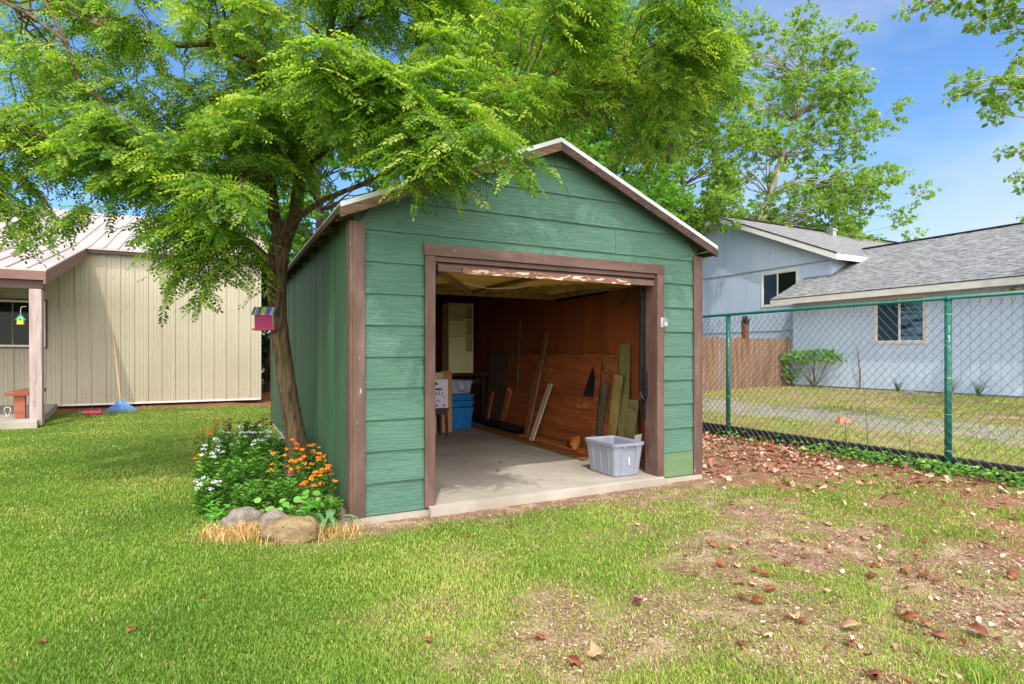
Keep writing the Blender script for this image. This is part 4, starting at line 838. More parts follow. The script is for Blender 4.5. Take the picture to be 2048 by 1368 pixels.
def limb(mb, p, q, r0, r1, sag=.12, n_=6, wob=.05, sides=7):
    p, q = Vector(p), Vector(q); pts = []; rad = []; ln = (q-p).length
    for i in range(n_+1):
        f = i/n_; c = p.lerp(q, f); c.z += math.sin(math.pi*f)*sag*ln
        if 0 < i < n_: c += Vector((random.uniform(-1, 1), random.uniform(-1, 1), random.uniform(-1, 1)))*wob*ln*.5
        pts.append(c); rad.append(r0+(r1-r0)*f)
    mb.tube(pts, rad, sides); return pts
# ---- the locust beside the shed
lo = thing('locust_tree', 'locust tree leaning beside the green side wall, its leafy boughs over the shed roof', 'tree', (0, 0, 0))
T = [W(606, 966, 6.02), W(596, 900, 6.02), W(578, 800, 6.02), W(567, 720, 6.0), W(556, 640, 5.95), W(553, 570, 5.9), W(556, 520, 5.88), W(562, 478, 5.85)]
trunk = MB(); trunk.tube(T, [.126, .106, .094, .086, .088, .094, .098, .100], 14)
L1 = [W(560, 485, 5.86), W(548, 430, 5.85), W(541, 360, 5.9), W(538, 260, 5.95), W(532, 150, 6.0), W(520, 20, 6.1), W(500, -160, 6.2)]
L2 = [W(566, 490, 5.85), W(590, 430, 5.82), W(600, 350, 5.8), W(612, 280, 5.8), W(634, 190, 5.75), W(656, 90, 5.7), W(672, 0, 5.7), W(690, -180, 5.7)]
trunk.tube(L1, [.070, .062, .056, .05, .042, .034, .022], 10); trunk.tube(L2, [.076, .068, .062, .054, .045, .036, .03, .018], 10)
L3 = [W(572, 470, 5.85), W(600, 432, 5.7), W(650, 398, 5.5), W(715, 372, 5.4), W(800, 335, 5.3), W(880, 300, 5.25)]; trunk.tube(L3, [.036, .030, .026, .022, .016, .010], 8)
L4 = [W(606, 330, 5.8), W(680, 280, 5.6), W(760, 248, 5.5), W(880, 214, 5.5), W(960, 205, 5.5), W(1050, 202, 5.6), W(1160, 228, 5.8), W(1260, 240, 6.0)]; trunk.tube(L4, [.045, .042, .038, .034, .03, .024, .017, .009], 8)
L5 = [W(552, 560, 5.9), W(536, 520, 5.75), W(500, 485, 5.6), W(440, 455, 5.4), W(360, 440, 5.2)]; trunk.tube(L5, [.06, .05, .036, .024, .012], 8)
L6 = [W(545, 380, 5.88), W(470, 345, 5.6), W(340, 330, 5.2), W(290, 300, 5.1), W(200, 270, 5.0), W(110, 275, 4.9), W(-30, 255, 4.9)]; trunk.tube(L6, [.06, .05, .04, .034, .028, .02, .01], 8)
L7 = [W(536, 200, 5.97), W(500, 120, 5.8), W(430, 85, 5.6), W(360, 90, 5.5), W(250, 74, 5.3), W(130, 20, 5.2)]; trunk.tube(L7, [.045, .04, .034, .03, .02, .01], 8)
L8 = [W(330, 332, 5.2), W(240, 240, 5.2), W(150, 150, 5.1), W(135, 85, 5.0), W(60, 30, 5.0), W(-20, -10, 5.0)]; trunk.tube(L8, [.02, .019, .018, .017, .015, .012], 8)
L9 = [W(135, 88, 5.0), W(110, 40, 5.0), W(84, -10, 5.0)]; trunk.tube(L9, [.012, .011, .01], 7)
L10 = [W(690, 60, 5.7), W(730, 30, 5.7), W(780, -10, 5.7)]; trunk.tube([W(660, 80, 5.7)]+L10, [.04, .035, .03, .025], 8)
part('trunk', trunk, 'barkl', lo, smooth=True)
limbpts = [p.lerp(q_, f) for l in (L1, L2, L3, L4, L5, L6, L7, L8, L10) for p, q_ in zip(l, l[1:]) for f in (0, .25, .5, .75)]
def dens(poly, n_, D0, D1, rr0=.30, rr1=.5, ns=9):
    """clump centres inside a photo-traced outline, at real depths between D0 and D1"""
    out = []; xs = [p[0] for p in poly]; ys = [p[1] for p in poly]
    while len(out) < n_:
        x, y = random.uniform(min(xs), max(xs)), random.uniform(min(ys), max(ys)); ins = False
        for (x0, y0), (x1, y1) in zip(poly, poly[1:]+poly[:1]):
            if (y0 > y) != (y1 > y) and x < (x1-x0)*(y-y0)/(y1-y0)+x0: ins = not ins
        if ins: out.append((W(x, y, random.uniform(D0, D1)), random.uniform(rr0, rr1), ns))
    return out
cl_ = []
cl_ += dens([(430, -150), (1300, -150), (1400, 40), (1390, 180), (1330, 270), (1160, 215), (950, 215), (760, 235), (640, 290), (500, 330), (420, 200)], 108, 4.8, 7.0, .34, .55, 10)
cl_ += dens([(1050, 60), (1420, 20), (1430, 180), (1400, 330), (1330, 330), (1230, 270), (1060, 210)], 22, 6.3, 7.4, .3, .45, 8)
cl_ += dens([(250, 220), (560, 160), (560, 340), (500, 380), (330, 360), (240, 320)], 26, 4.8, 6.2, .28, .42, 9)
cl_ += dens([(620, 100), (900, 140), (940, 230), (850, 260), (720, 240), (600, 200)], 24, 4.1, 5.0, .24, .34, 10)
cl_ += dens([(-60, 190), (250, 210), (280, 310), (210, 360), (60, 360), (-60, 340)], 18, 4.6, 5.6, .2, .32, 7)
cl_ += dens([(-60, -80), (430, -80), (430, 200), (250, 210), (-60, 230)], 26, 4.8, 6.2, .22, .36, 6)
cl_ += dens([(330, 400), (500, 400), (520, 460), (440, 480), (350, 450)], 7, 4.9, 5.6, .2, .3, 8)
for px, py, D, r, ns in ((950, 250, 4.15, .18, 6), (990, 275, 4.1, .12, 4), (880, 265, 4.1, .18, 6), (800, 280, 4.15, .18, 5), (780, 300, 4.2, .12, 4), (480, 360, 4.7, .2, 7), (410, 350, 4.6, .24, 8),
                         (420, 490, 5.2, .15, 5), (370, 500, 5.2, .14, 4), (440, 530, 5.2, .10, 3), (470, 500, 5.3, .10, 3), (190, 400, 4.9, .14, 4), (90, 410, 4.9, .10, 3), (30, 390, 4.8, .12, 3)):
    cl_.append((W(px, py, D), r, ns))
twig = MB(); P_, D_, L_ = [], [], []
for c, r, ns in cl_:
    near = random.choice(sorted(limbpts, key=lambda q: (q-c).length)[:5])
    tp = limb(twig, near, c, min(.012, .005+(near-c).length*.006), .004, .10, 6, .12, 4)
    for k in range(ns):
        o_ = Vector(rng.normal(size=3)); o_.z *= .38; o_ = o_.normalized()*r*random.uniform(.2, 1.0); s0 = c+o_*.25
        out = Vector((o_.x, o_.y, o_.z*.3-.10)); out = (out.normalized()+Vector((c.x+2.4, c.y-5.9, 0)).normalized()*.6+Vector((.35, -.12, 0))).normalized(); tl = random.uniform(.28, .5)
        pts = []
        for i in range(5): f = i/4; p = s0+out*tl*f; p.z -= .16*tl*f*f; pts.append(p)
        twig.tube(pts, [.004, .0035, .003, .002, .001], 3, cap=False)
        nlf = random.randint(9, 12)
        for i in range(nlf):
            f = (i+.6)/nlf; j = min(int(f*4), 3); p = pts[j].lerp(pts[j+1], f*4-j); d = (pts[j+1]-pts[j]).normalized()
            a = random.uniform(-.4, .4)+(1 if i % 2 else -1)*1.0; side = d.cross(Vector((0, 0, 1))).normalized()
            dd = (d*math.cos(a)+side*math.sin(a)+Vector((0, 0, random.uniform(-.35, .10)))).normalized()
            P_.append(p); D_.append(dd); L_.append(random.uniform(.15, .25))
part('twigs', twig, 'barkl', lo)
V_, r_v = pinnate(np.array(P_), np.array(D_), np.array(L_), nl=7, lf=.046, wdt=.022, droop=.14)
npmesh('crown', V_, 4, 'leafl', lo, r_v)
print('locust leaflets', len(V_))
pods = MB()
for px, py in ((1190, 100), (1205, 112), (1178, 92), (1240, 78), (1250, 95), (1262, 70), (1230, 105), (1215, 85), (1170, 118), (1178, 130), (1340, 285), (1352, 300), (1330, 310)):
    c = W(px, py, 6.1)
    for k in range(3): o_ = Vector((random.uniform(-.05, .05), random.uniform(-.05, .05), 0)); pods.bar(c+o_, c+o_+Vector((random.uniform(-.02, .02), 0, -.07)), .014, .004, (1, 0, 0))
tag(part('seed_pods', pods, 'darkwood', lo), kind='stuff')
# birdhouse on the trunk
bc = W(531, 658, 5.82)
lb_ = thing('log_birdhouse', 'magenta log birdhouse with a striped roof fixed to the locust trunk', 'birdhouse', bc, R(8))
mb = MB()
for k in range(8): mb.bar((-.085, 0, .012+.017*k), (.085, 0, .012+.017*k), .0165, .13, (0, 0, 1))
mb.poly([(-.08, -.05, .138), (-.08, .05, .138), (-.08, 0, .20)], (.16, 0, 0)); part('log_walls', mb, 'p_magenta', lb_)
mb = MB()
for k in range(8):
    for x in (-.092, .086): mb.box(x, x+.006, -.068, .068, .007+.017*k, .016+.017*k)
part('log_ends', mb, 'whiteframe', lb_)
mb = MB(); mb.box(-.11, .11, -.075, .075, -.014, .002); part('birdhouse_floor', mb, 'p_red', lb_)
mb = MB(); cs = [0, 1, 2, 0, 3, 1, 2, 0, 2, 1, 0]
for k, ci in enumerate(cs):
    x = -.11+.02*k
    for sg in (-1, 1): mb.hexa([(x, sg*.09, .135), (x+.02, sg*.09, .135), (x+.02, 0, .215), (x, 0, .215)], [(x, sg*.09, .143), (x+.02, sg*.09, .143), (x+.02, 0, .223), (x, 0, .223)], ci)
part('striped_roof', mb, ['p_blue', 'p_yellow', 'p_lav', 'p_lime'], lb_)

# ---- broadleaf background trees
def bigtree(name, label, cat, base, h, tr, crown, nclump, nleaf, lsz, lm, bm, lean=(0, 0), group=None, cr=(.6, 1.1), zlo=.3, forks=3, flat=.7, extra=()):
    """crown: (cx, cy, cz, rx, ry, rz) envelope; clumps scattered through it, limbs reaching them"""
    base = Vector(base); root = thing(name, label, cat, base, 0, group)
    tk = MB(); top = Vector((lean[0], lean[1], h*.8)); tpts = []
    for i in range(9): f = i/8; tpts.append(Vector((lean[0]*f**1.5+math.sin(f*6+base.x)*.12, lean[1]*f**1.5+math.cos(f*5+base.y)*.12, -.2+(h*.8+.2)*f)))
    tk.tube(tpts, [tr*(1.15-.95*i/8) for i in range(9)], 9)
    cx, cy, cz, rx, ry, rz = crown; cs = []
    for k in range(nclump):
        d = rvec(1)[0]; q = random.uniform(.35, 1.0)**.6
        c = Vector((cx+d[0]*rx*q, cy+d[1]*ry*q, cz+d[2]*rz*q)); cs.append((c, random.uniform(*cr)))
    cs += [(Vector(e[:3]), e[3]) for e in extra]
    P, D = [], []
    for c, r in cs:
        j = min(range(9), key=lambda i: (tpts[i]-c).length+max(0, tpts[i].z-c.z+.6)*2.0)
        limb(tk, tpts[j], c, max(.014, tr*.13), .008, .08, 5, .10, 5)
        for k in range(5): e = c+Vector(rvec(1)[0])*r*.85; limb(tk, c, e, .007, .003, .04, 3, .06, 3)
        n_ = int(nleaf*(r/cr[1])**2); dirs = rvec(n_); rad = r*rng.uniform(.25, 1, n_)**.55
        # break each clump into sprigs so its edge is ragged
        sp = rvec(16); near = np.argmax(dirs@sp.T, 1); dirs = nrm(dirs+sp[near]*1.6); rad = rad*rng.uniform(.6, 1.15, 16)[near]
        p = np.array(c)+dirs*rad[:, None]*np.array([1, 1, flat]); P.append(p); D.append(nrm(dirs+rng.normal(0, .7, (n_, 3))-np.array([0, 0, .35])))
    part('trunk', tk, bm, root, smooth=True)
    P = np.concatenate(P); D = np.concatenate(D); n_ = len(P); sz = lsz*rng.uniform(.7, 1.25, n_)
    V = leaf_quads(P, D, nrm(rng.normal(0, .6, (n_, 3))+np.array([0, 0, 1.])), sz, sz*.85, .4, .12)
    hue = np.clip(rng.uniform(0, 1, n_)*.6+.4*fbm(P[:, 0]+P[:, 2]*.7, P[:, 1], 1.1, 5), 0, 1)
    npmesh('crown', V, 4, lm, root, hue); return root
def gxy(px, D): p = W(px, 700, D); return (p.x, p.y, 0)
# maples in a row behind the shed
bigtree('maple_tree', 'dense bright green maple rising behind the peak of the shed', 'tree', gxy(1010, 17), 12, .26, (0, 0, 7.2, 3.9, 3.0, 5.0), 120, 480, .15, 'leafm', 'barkg', group='trees behind the shed')
bigtree('maple_tree', 'broad maple behind the locust crown, left of the shed peak', 'tree', gxy(640, 21), 11, .26, (0, 0, 7.2, 4.2, 3.0, 4.4), 80, 420, .17, 'leafm', 'barkg', group='trees behind the shed')
bigtree('maple_tree', 'yellow green maple just right of the shed peak', 'tree', gxy(1220, 15), 9, .2, (-.2, 0, 6.0, 2.0, 2.0, 4.2), 90, 480, .12, 'leafm', 'barkg', group='trees behind the shed')
bigtree('dark_evergreen', 'dark thicket tree filling the gap between the two outbuildings', 'tree', gxy(545, 20.5), 5, .15, (0, 0, 2.2, 2.2, 1.4, 2.6), 26, 320, .16, 'leafd', 'barkg', cr=(.5, .9))
bigtree('maple_tree', 'low leafy maple behind the locust trunk and the tan building roof', 'tree', gxy(600, 23), 8, .2, (0, 0, 4.0, 3.4, 2.0, 3.6), 60, 330, .17, 'leafm', 'barkg', group='trees behind the shed')
# cottonwoods beyond the blue house
bigtree('cottonwood_tree', 'tall airy cottonwood with a pale forked trunk behind the blue house gable', 'tree', gxy(1455, 26), 17, .30, (1.9, 0, 9.8, 5.2, 2.8, 7.2), 150, 560, .14, 'leafc', 'barkp', lean=(3.6, 0), cr=(.6, 1.15), group='cottonwoods behind the houses',
        extra=((8.0, 0, 7.5, .8), (8.8, 0, 8.6, .7), (7.2, 0, 9.4, .8), (6.6, 0, 6.4, .6), (7.8, .5, 5.6, .45), (6.4, 0, 8.0, .8), (8.4, 0, 6.7, .5)))
bigtree('cottonwood_tree', 'slender cottonwood with a brown trunk and broken snag right of the shed roof', 'tree', gxy(1364, 20), 12, .17, (.1, 0, 8.0, 2.3, 1.8, 4.6), 66, 520, .13, 'leafc', 'barkg', lean=(.2, 0), cr=(.5, .9), group='cottonwoods behind the houses')
bigtree('cottonwood_tree', 'low cottonwood showing above the blue gable roof left of the vent', 'tree', gxy(1700, 30), 9, .15, (0, 0, 6.3, 2.0, 1.6, 2.0), 20, 400, .16, 'leafc', 'barkp', cr=(.5, .85), group='cottonwoods behind the houses')
bigtree('cottonwood_tree', 'cottonwood low behind the left slope of the blue gable', 'tree', gxy(1500, 31), 9, .15, (0, 0, 6.6, 4.2, 1.8, 3.2), 70, 520, .16, 'leafc', 'barkp', cr=(.6, .95), group='cottonwoods behind the houses')
# the cottonwood whose twigs hang in at the top right stands to the right, outside the picture
bR = Vector((9.6, 7.2, 0)); ex = []
for px, py, D, r in ((1990, 20, 8, .38), (1930, -10, 8, .34), (1860, 5, 8.1, .24), (1815, 20, 8.1, .16), (2035, 60, 7.9, .26), (2045, -20, 7.8, .5), (1960, 45, 8.0, .2), (1985, 180, 8.0, .36), (1925, 165, 8.1, .26), (2025, 190, 7.9, .36), (1990, 225, 7.9, .22), (1905, 195, 8.1, .12), (2040, 150, 7.9, .3),
                     (2010, 305, 8, .13), (2045, 300, 7.9, .18), (2030, 355, 7.9, .14), (2046, 375, 7.9, .13), (2045, 433, 7.9, .08), (2048, 110, 7.9, .2)):
    p = W(px, py, D); ex.append((p.x-bR.x, p.y-bR.y, p.z, r))
bigtree('cottonwood_tree', 'nearest cottonwood, its dark leafy twigs hanging in at the upper right corner', 'tree', bR, 11, .24, (1.0, 0, 8.0, 2.2, 2.6, 3.0), 26, 1500, .07, 'leafc', 'barkp', lean=(.2, 0), cr=(.5, .9), extra=ex, group='cottonwoods behind the houses')
# ================================================================== flower bed
def bedH(x, y): return float(H(x, y))
def leafset(P, D, ln, wd, U=None):
    P, D = np.array(P), np.array(D); n_ = len(P); U = nrm(rng.normal(0, .35, (n_, 3))+np.array([0, 0, 1.])) if U is None else U
    D = nrm(D); S = nrm(np.cross(D, U)); Up = np.cross(S, D); ln = np.array(ln)[:, None]; wd = np.array(wd)[:, None]
    V = np.empty((n_, 6, 3)); V[:, 0] = P; V[:, 1] = P+D*ln*.4+S*wd/2+Up*ln*.10; V[:, 2] = P+D*ln*.75+S*wd*.35+Up*ln*.02
    V[:, 3] = P+D*ln-Up*ln*.18; V[:, 4] = P+D*ln*.75-S*wd*.35+Up*ln*.02; V[:, 5] = P+D*ln*.4-S*wd/2+Up*ln*.10
    return V
def florets(C, r, n_, size, flat=.7):
    """cluster of small round petals round each centre"""
    out = []
    for c in C:
        d = rvec(n_); d[:, 2] = np.abs(d[:, 2]); p = np.array(c)+d*r*np.array([1, 1, flat]); nn_ = nrm(d+np.array([0, -.2, .6])+rng.normal(0, .25, (n_, 3)))
        S = nrm(np.cross(nn_, rng.normal(size=(n_, 3)))); T_ = np.cross(nn_, S); sz = size*rng.uniform(.75, 1.2, n_)[:, None]
        V = np.empty((n_, 6, 3))
        for k in range(6): a = math.pi*k/3; V[:, k] = p+(S*math.cos(a)+T_*math.sin(a))*sz*(1 if k % 2 else .72)
        out.append(V)
    return np.concatenate(out)
def plant(px, py, label, h, spread, flower=None, nst=16, nlf=13, name='flowering_plant', lmat='leafp', cat='plant', nfl=8, fl_size=.010, fl_r=.030, fl_n=22, ll=.075, lw=.016, group='plants in the flower bed'):
    g = G(px, py); z = bedH(g.x, g.y); root = thing(name, label, cat, (g.x, g.y, z), 0, group)
    P, D, ln, wd, C = [], [], [], [], []; stm = MB()
    for k in range(nst):
        a = random.uniform(0, 6.28); q = random.uniform(.1, 1)**.6; hh = h*1.13*(1-.25*q*q)*random.uniform(.82, 1.08)
        b0 = Vector((math.cos(a)*spread*.45*q, math.sin(a)*spread*.45*q, 0)); tp = Vector((math.cos(a)*spread*q, math.sin(a)*spread*q, hh)); pts = []
        for i in range(5): f = i/4; p = b0.lerp(tp, f); p.z = hh*(f**.85); pts.append(p)
        stm.tube(pts, [.004, .0035, .003, .0025, .002], 4, cap=False)
        for i in range(nlf):
            f = .12+.86*(i+random.random()*.6)/nlf; f = min(f, .98); j = int(f*4); p = pts[j].lerp(pts[j+1], f*4-j)
            for sg in (0, 1):
                b2 = a+i*2.2+sg*math.pi+random.uniform(-.3, .3); P.append(tuple(p)); D.append((math.cos(b2), math.sin(b2), random.uniform(.1, .9))); ln.append(ll*random.uniform(.6, 1.15)*(1.1-.45*f)); wd.append(lw*random.uniform(.8, 1.2))
        if len(C) < nfl: C.append(tuple(tp+Vector((0, 0, random.uniform(.0, .05)))))
    part('stem', stm, 'leafp', root)
    V = leafset(P, D, ln, wd); npmesh('foliage', V, 6, lmat, root, rng.uniform(0, 1, len(V)), faces=[(0, 1, 2, 3), (0, 3, 4, 5)])
    if flower:
        for c_ in C: V = florets([c_], fl_r, fl_n, fl_size); npmesh('flower_head', V, 6, 'fl_'+flower, root, rng.uniform(0, 1, len(V)))
    return root
PL = [
 (425, 985, 'white flowered plant at the left edge of the flower bed', .38, .13, 'white'), (455, 955, 'white flowered plant behind the leftmost one, with orange heads just above', .42, .15, 'white'),
 (505, 945, 'white flowered clump at the middle back of the flower bed', .46, .16, 'white'), (545, 955, 'white flowered clump nearest the tree trunk', .44, .15, 'white'),
 (418, 1030, 'small white flowered plant low at the front left edge of the bed', .26, .10, 'white'),
 (470, 1010, 'tall green leafy clump without open flowers at the centre left of the bed', .42, .17, None), (520, 1000, 'tall green leafy clump without open flowers in the centre of the bed', .44, .18, None), (565, 1010, 'leafy clump with a few orange heads right of the bed centre', .38, .15, 'orange'),
 (610, 975, 'orange wallflower in front of the trunk with the biggest cluster of heads', .42, .13, 'orange'), (640, 985, 'orange wallflower beside the green wall', .34, .11, 'orange'), (600, 1005, 'orange wallflower low in front of the trunk', .33, .12, 'orange'), (650, 1015, 'orange wallflower nearest the shed corner', .30, .09, 'orange'), (625, 1022, 'orange wallflower between the trunk and the shed corner', .26, .10, 'orange'), (585, 985, 'pale orange wallflower left of the trunk foot', .40, .12, 'orange'), (485, 975, 'leafy plant with white heads near the middle of the bed', .47, .15, 'white'),
 (410, 930, 'orange wallflower far left at the back of the bed', .36, .12, 'orange'), (440, 918, 'rust orange flowers at the back left of the bed', .40, .13, 'redorange'), (470, 912, 'deep red flowers at the back of the bed', .42, .12, 'maroon'), (500, 908, 'pale yellow flowers at the back of the bed', .42, .12, 'yellow'), (530, 915, 'dark red flowers at the back right of the bed, nearest the wall', .42, .10, 'maroon'),
 (400, 960, 'small orange flower plant outside the left edge of the bed', .22, .08, 'orange'), (560, 1030, 'green leafy clump with one plum flower at the front of the bed', .30, .14, 'plum'), (500, 1035, 'low green leafy clump behind the grey boulder', .28, .15, None)]
for px, py, lb, h, sp, fl in PL:
    wall = fl in ('orange', 'redorange', 'maroon')
    plant(px, py, lb, h, sp, fl, nst=9 if wall else 20, nfl=(8 if wall else 9) if fl not in ('plum',) else 1, fl_r=.022 if fl != 'white' else .028, fl_n=20, fl_size=.010 if fl != 'white' else .0078, ll=.06 if wall else .085, lw=.011 if wall else .019, nlf=11)
def roundleaf(px, py, label, n_, h, r):
    g = G(px, py); z = bedH(g.x, g.y); root = thing('nasturtium', label, 'plant', (g.x, g.y, z), 0, 'plants in the flower bed'); stm = MB(); V = np.empty((n_, 10, 3))
    for k in range(n_):
        c = Vector((random.uniform(-.16, .16), random.uniform(-.10, .10), random.uniform(.3, 1)*h)); stm.tube([(c.x*.4, c.y*.4, 0), (c.x*.8, c.y*.8, c.z*.6), tuple(c)], .0025, 4, cap=False)
        nn_ = Vector((random.uniform(-.3, .3), -.55+random.uniform(-.3, .3), .8)).normalized(); S = nn_.orthogonal().normalized(); T_ = nn_.cross(S); q = r*random.uniform(.75, 1.2)
        V = np.empty((1, 10, 3))
        for i in range(10): a = 2*math.pi*i/10; V[0, i] = c+(S*math.cos(a)+T_*math.sin(a))*q*random.uniform(.93, 1.05)
        npmesh('round_leaf', V, 10, 'nast', root, rng.uniform(0, 1, 1))
    part('stem', stm, 'leafp', root)
roundleaf(540, 1052, 'round leaved nasturtium between the two front boulders', 12, .20, .030); roundleaf(600, 1030, 'round leaved nasturtium right of the bed centre', 9, .22, .030)
plant(437, 1058, 'light green whorled plant at the front left corner of the bed', .17, .13, None, nst=7, nlf=6, lmat='nast', ll=.10, lw=.02)
plant(650, 1040, 'low dark leafy plant along the foot of the green wall', .20, .14, None, nst=14, nlf=7, ll=.07, lw=.028)
plant(610, 1045, 'low broad leaved plant behind the tan boulder', .17, .13, None, nst=13, nlf=6, ll=.09, lw=.032, lmat='nast')
g = G(655, 1062); root = thing('strap_leaved_plant', 'sprawling grey green strap leaved plant near the shed corner', 'plant', (g.x, g.y, bedH(g.x, g.y)), 0, 'plants in the flower bed')
mb = MB()
for k in range(11):
    a = random.uniform(0, 6.28); ln = random.uniform(.18, .34); wd = random.uniform(.025, .045); dx, dy = math.cos(a), math.sin(a); pr = None
    for i in range(7):
        f = i/6; c = Vector((dx*ln*f, dy*ln*f*.8, .17*math.sin(min(f*2.4, 3.0))*(1-.4*f)+.01)); hw = wd*math.sin(math.pi*min(.97, f*.9+.08))*.6; sd_ = Vector((-dy, dx, .2))*hw
        if pr: mb.add([pr[0], pr[1], c-sd_, c+sd_], [(0, 1, 2, 3)])
        pr = (c+sd_, c-sd_)
part('strap_leaf', mb, 'strap', root, smooth=True)
def boulder(px, py, label, sx, sy, sz, mt, seed, rz=0.):
    g = G(px, py); bm = bmesh.new(); bmesh.ops.create_icosphere(bm, subdivisions=4, radius=1); r = random.Random(seed)
    ph = [(Vector((r.gauss(0, 1), r.gauss(0, 1), r.gauss(0, 1))).normalized(), r.uniform(.72, .95)) for _ in range(9)]
    for v in bm.verts:
        n_ = v.co.normalized(); d = 1.0
        for a, q in ph:
            k = n_.dot(a)
            if k > q*.9: d = min(d, 1-.6*(k-q*.9))
        d += .035*math.sin(n_.x*7+seed)*math.cos(n_.y*6+n_.z*5)+.02*math.sin(n_.x*17+n_.z*13+seed)*math.cos(n_.y*15)
        d += .10*mnoise.noise(n_*2.3+Vector((seed, 0, 0)))+.05*mnoise.noise(n_*6+Vector((0, seed, 0)))+.02*mnoise.noise(n_*15)
        v.co = Vector((n_.x*sx, n_.y*sy, n_.z*sz))*d
    me = bpy.data.meshes.new('boulder'); bm.to_mesh(me); bm.free(); me.polygons.foreach_set('use_smooth', [True]*len(me.polygons))
    o = link('boulder', me, mt); o.location = (g.x, g.y, bedH(g.x, g.y)+sz*.45); o.rotation_euler = (0, 0, rz); tag(o, label, 'boulder', 'boulders edging the flower bed')
boulder(490, 1062, 'light grey rounded boulder, leftmost at the front of the flower bed', .155, .12, .12, 'rock', 1, .3)
boulder(548, 1068, 'creased grey boulder between the other two at the bed front', .12, .10, .115, 'rock', 2, -.3)
boulder(583, 1082, 'large tan boulder at the front of the flower bed', .20, .13, .12, 'rocktan', 3, .1)
boulder(688, 1058, 'small grey stone at the foot of the shed corner', .07, .07, .07, 'rock', 4)
boulder(570, 880, 'small flat stone by the green wall behind the trunk', .16, .09, .04, 'rock', 5)
c = s2w(14.75, 7.0, .27)
def shrub(name, label, loc, rx, ry, rz, n_, lsz, mt='leafp', cz=None):
    root = thing(name, label, 'shrub', loc); st_ = MB(); d = rvec(n_); q = rng.uniform(.3, 1, n_)**.6; sp = rvec(12); nr = np.argmax(d@sp.T, 1); q = q*rng.uniform(.6, 1.1, 12)[nr]
    P = d*q[:, None]*np.array([rx, ry, rz])+np.array([0, 0, cz or rz]); 
    for k in range(14): e = P[rng.integers(n_)]; limb(st_, (0, 0, 0), e, .012, .004, .05, 4, .05, 4)
    part('branches', st_, 'barkg', root); V = leaf_quads(P, nrm(d+rng.normal(0, .6, (n_, 3))), nrm(rng.normal(0, .6, (n_, 3))+np.array([0, -.3, 1])), lsz*rng.uniform(.7, 1.2, n_), lsz*.6*np.ones(n_), .45, .1)
    npmesh('foliage', V, 4, mt, root, rng.uniform(0, 1, n_)); return root
o = shrub('wall_shrub', 'flat topped green shrub trained along the blue wall', s2w(14.95, 6.55, .3), .35, 1.15, .22, 700, .10, cz=.95); o.rotation_euler[2] = ANG
shrub('corner_shrub', 'small yellow green bush at the house corner by the cedar fence', s2w(15.0, 7.35, .3), .3, .3, .6, 260, .09, 'nast')
for i, t in enumerate((4.2, 3.0, 2.4)):
    c = s2w(15.0, t, .29); mb = MB()
    for k in range(16): a = random.uniform(0, 6.28); q = random.uniform(.1, .25); mb.tube([(0, 0, 0), (math.cos(a)*q*.5, math.sin(a)*q*.5, .22), (math.cos(a)*q, math.sin(a)*q, random.uniform(.25, .45))], [.008, .006, .002], 3)
    solo('grass_tuft', mb, 'leafp', ('tall grass tuft at the blue wall left of the near fence post', 'middle grass tuft at the foot of the blue wall', 'grass tuft at the blue wall nearest the right edge')[i], 'grass tuft', c, group='tufts along the blue wall')
c = s2w(14.4, 3.55, .29); bm = bmesh.new(); bmesh.ops.create_icosphere(bm, subdivisions=2, radius=1)
for v in bm.verts: v.co = Vector((v.co.x*.22, v.co.y*.13, v.co.z*.1))*random.uniform(.85, 1.1)
me = bpy.data.meshes.new('pale_stone'); bm.to_mesh(me); bm.free(); o = link('pale_stone', me, 'rock'); o.location = c; tag(o, 'pale stone lying in the grass before the blue wall', 'stone')

# ================================================================== grass, litter, leaves
def inside_any(x, y):
    s, t = st(x, y); a, c = x-O2.x, y-O2.y; s2 = a*UX+c*UY; t2 = -a*UY+c*UX
    shed_ = (s > -.03) & (s < SW+.03) & (t > -.07) & (t < SL+.05); sill = (s > .58) & (s < 3.14) & (t > -.12) & (t < .1)
    slab = (s2 < .56) & (t2 > -4.15); b = (s2 < BW+.1) & (t2 > -.02); house = (s > LS-.01)
    tie = (s > FS+.03) & (s < FS+.16)
    return shed_ | sill | slab | b | house | tie
def ground_samples(n_, D0, D1, p=1.0, wide=1.12):
    """positions over the wedge of ground in view, thinning with distance"""
    u = rng.uniform(0, 1, n_); D = (D0**(1-p)+(D1**(1-p)-D0**(1-p))*u)**(1/(1-p)) if p != 1 else D0*(D1/D0)**u
    x = rng.uniform(-1, 1, n_)*.92*wide*D; return x, D
BF = [(0, 1, 2, 4), (4, 2, 3)]
